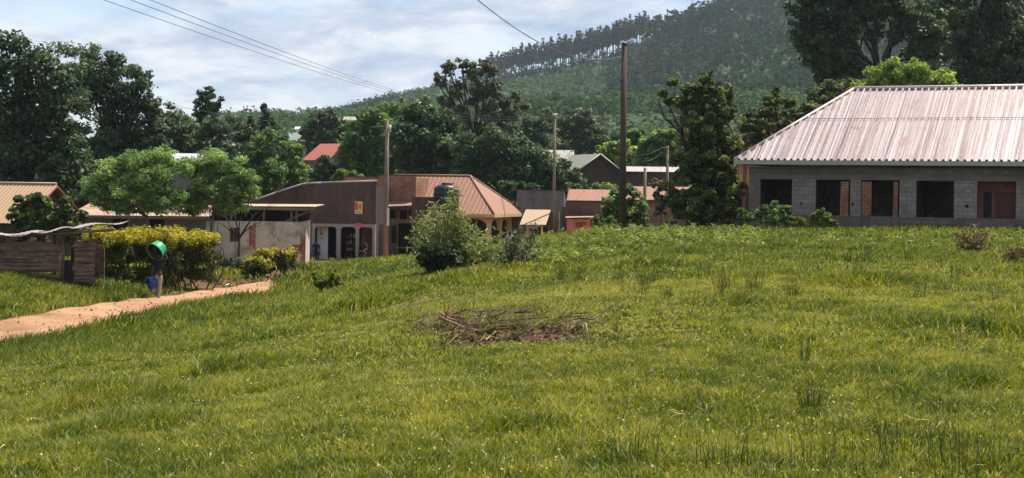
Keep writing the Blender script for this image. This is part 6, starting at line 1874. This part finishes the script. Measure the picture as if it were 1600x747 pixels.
    if shirt is not None:
        ch = [[(p(0, 0, hip + .01), (.083 * H, .063 * H)), (p(0, 0, .62 + dz), (.077 * H, .058 * H)), (p(.004, 0, .74 + dz), (.091 * H, .064 * H)), (p(0, 0, .812 + dz), (.060 * H, .052 * H)), (p(0.004, 0, .835 + dz), .036 * H)]]
        for k, arm in enumerate((al, ar)):
            s_ = .11 if k == 0 else -.11
            a0 = p(0, s_, .805 + dz); e_ = p(arm[0][0], arm[0][1], arm[0][2] + dz)
            ch.append([3, (a0, .038 * H), (a0 + (e_ - a0) * .75, .034 * H)])
        skin_obj('shirt', ch, shirt, r)
    if not sit:
        mb = MB()
        for lg in leg:
            q = np.array(lg[2][0]); ball(q + fw * .055 * H - np.array((0, 0, .035 * H)), .078 * H, .030 * H, .017 * H, 10, 6)
        mb.build('shoes', M['dark'], r)
    return r
blackcloth = mat('black_cloth', (.018, .016, .018), .9, .25, 6)
greycloth = mat('grey_trouser_cloth', (.36, .29, .26), .9, .2, 6)
whitecloth = mat('white_shirt_cloth', (.68, .66, .63), .85, .1, 5)
darkcloth = mat('dark_red_cloth', (.06, .03, .03), .9, .2, 5)
bluecloth = mat('blue_cloth', (.05, .075, .14), .9, .2, 5)
wp = G(247, 469)
print('walker at', wp)
# walks away from us and to the right along the road; right hand up on the green basin, left hand with the blue one
W_ = person(wp, 62, 'person in black shirt and grey trousers walking the road, green basin overhead', 1.62, shirt=blackcloth, legs=greycloth, step=.055,
            arm_l=[(-.005, .165, .665), (.0, .175, .535)], arm_r=[(.06, -.17, .86), (.05, -.10, 1.0)])
def basin(name, label, c, axis, r_top, r_bot, dep, m, rim=.012):
    """An open round basin; axis points from the base out of its mouth; c is the middle of the mouth."""
    ax = np.array(axis, float); ax /= np.linalg.norm(ax)
    u = np.cross(ax, (0.3, 0.1, 1)); u /= np.linalg.norm(u); v = np.cross(ax, u)
    mb = MB()
    prof = [(0.001, -dep), (r_bot * .97, -dep), (r_bot, -dep + .015), (r_bot + (r_top - r_bot) * .5, -dep * .5), (r_top, -.015), (r_top + .028, -.012), (r_top + .03, .004), (r_top - .004, .006), (r_bot + (r_top - r_bot) * .5 - .008, -dep * .5), (r_bot - .01, -dep + .02), (0.001, -dep + .012)]
    mb.grid([[np.array(c) + ax * z_ + (u * math.cos(t) + v * math.sin(t)) * r_ for t in np.linspace(0, 2 * math.pi, 41)[:-1]] for r_, z_ in prof], closed=True)
    o = mb.build(name, m)
    return tag(o, label, 'basin')
gpl = mat('green_plastic', (.02, .30, .115), .35, .08, 2, spec=.5)
bpl = mat('blue_plastic', (.02, .06, .27), .35, .08, 2, spec=.5)
hp = P(247.5, 391, wp[1])
AX = (-.42, -.70, -.50)
GB = basin('green_basin', 'large green plastic basin tilted over the head of the walking person', hp + np.array((-.09, -.16, -.06)), AX, .31, .25, .32, gpl)
IN = basin('basin_shade_lining', 'dark lining added inside the green basin for its shaded hollow', hp + np.array((-.09, -.16, -.06)) - np.array(AX) * .012, AX, .285, .235, .24, M['plastic'])  # dark shell added to give the green basin a shaded hollow
IN['label'] = 'dark lining added for the shaded hollow of the green basin overhead'
hd = P(236, 443, wp[1])
basin('blue_basin', 'blue plastic basin hanging from the hand of the walking person', hd + np.array((-.06, -.03, -.02)), (-.80, -.45, -.25), .245, .19, .22, bpl)
# people at the shops
def at(px, Yf, fr, v): return fr(fr.uw(px, 380, v)[0], v, 0)
def onground(q): return np.array((q[0], q[1], tz1(q[0], q[1])))
person(onground(at(797, 97, f, 1.6)), 75, 'person in a white shirt standing on the porch of the hipped house', 1.66, shirt=whitecloth, legs=greycloth, step=.03)
person(onground(at(778, 97, f, 2.4)), 200, 'person in dark blue clothes in the shade of the hipped house porch', 1.64, shirt=bluecloth, legs=blackcloth, step=.03)
bn = at(568, 93, f6, -.55)
person(onground(bn), 255, 'person in a white collared dark top sitting before the third shop arch', 1.62, shirt=darkcloth, legs=blackcloth, sit=True, arm_l=[(.04, .16, .64), (.16, .12, .58)], arm_r=[(.04, -.16, .64), (.16, -.12, .58)])
bn2 = at(494, 93, f6, -.5)
person(onground(bn2), 280, 'person in black sitting before the blue shop door', 1.6, shirt=blackcloth, legs=blackcloth, sit=True)
for q, fc, lb in ((bn, 255, 'low wooden stool under the person at the third arch'), (bn2, 280, 'low wooden stool under the person by the blue door')):
    g = onground(q); st_ = thing('stool', g, lb, 'stool'); fz = Frame(g, fc)
    mb = MB(); mb.box(fz, -.17, .17, -.16, .16, .33, .37); mb.build('seat', M['wood'], st_)
    for a_, b_ in ((-.14, -.13), (.10, -.13), (-.14, .09), (.10, .09)):
        mb = MB(); mb.box(fz, a_, a_ + .04, b_, b_ + .04, -.03, .33); mb.build('leg', M['wood'], st_)
# pale litter at the roadside
g = G(358, 447); mb = MB(); fz = Frame(g, 20); mb.grid([[fz(-.12, 0, .03), fz(0, -.02, .09), fz(.13, 0, .03)], [fz(-.13, .12, .04), fz(.01, .12, .1), fz(.12, .14, .05)]]); mb.grid([[fz(-.12, 0, .03), fz(.13, 0, .03)], [fz(-.13, .12, .04), fz(.12, .14, .05)]])
tag(mb.build('litter_bag', M['white']), 'crumpled white bag lying at the far edge of the road', 'litter')

# ================================================================ HAZE
hz_m = bpy.data.materials.new('haze'); hz_m.use_nodes = True
t = hz_m.node_tree; t.nodes.clear()
ou = t.nodes.new('ShaderNodeOutputMaterial'); pv = t.nodes.new('ShaderNodeVolumePrincipled')
pv.inputs['Color'].default_value = (.78, .87, 1, 1); pv.inputs['Density'].default_value = HAZE; pv.inputs['Anisotropy'].default_value = .2
t.links.new(pv.outputs[0], ou.inputs['Volume'])
if HAZE > 0:
    mb = MB(); mb.box(Frame((0, 0, 0), 0), -3600, 3600, -300, 4100, -60, 260)
    tag(mb.build('haze', hz_m), kind='stuff')
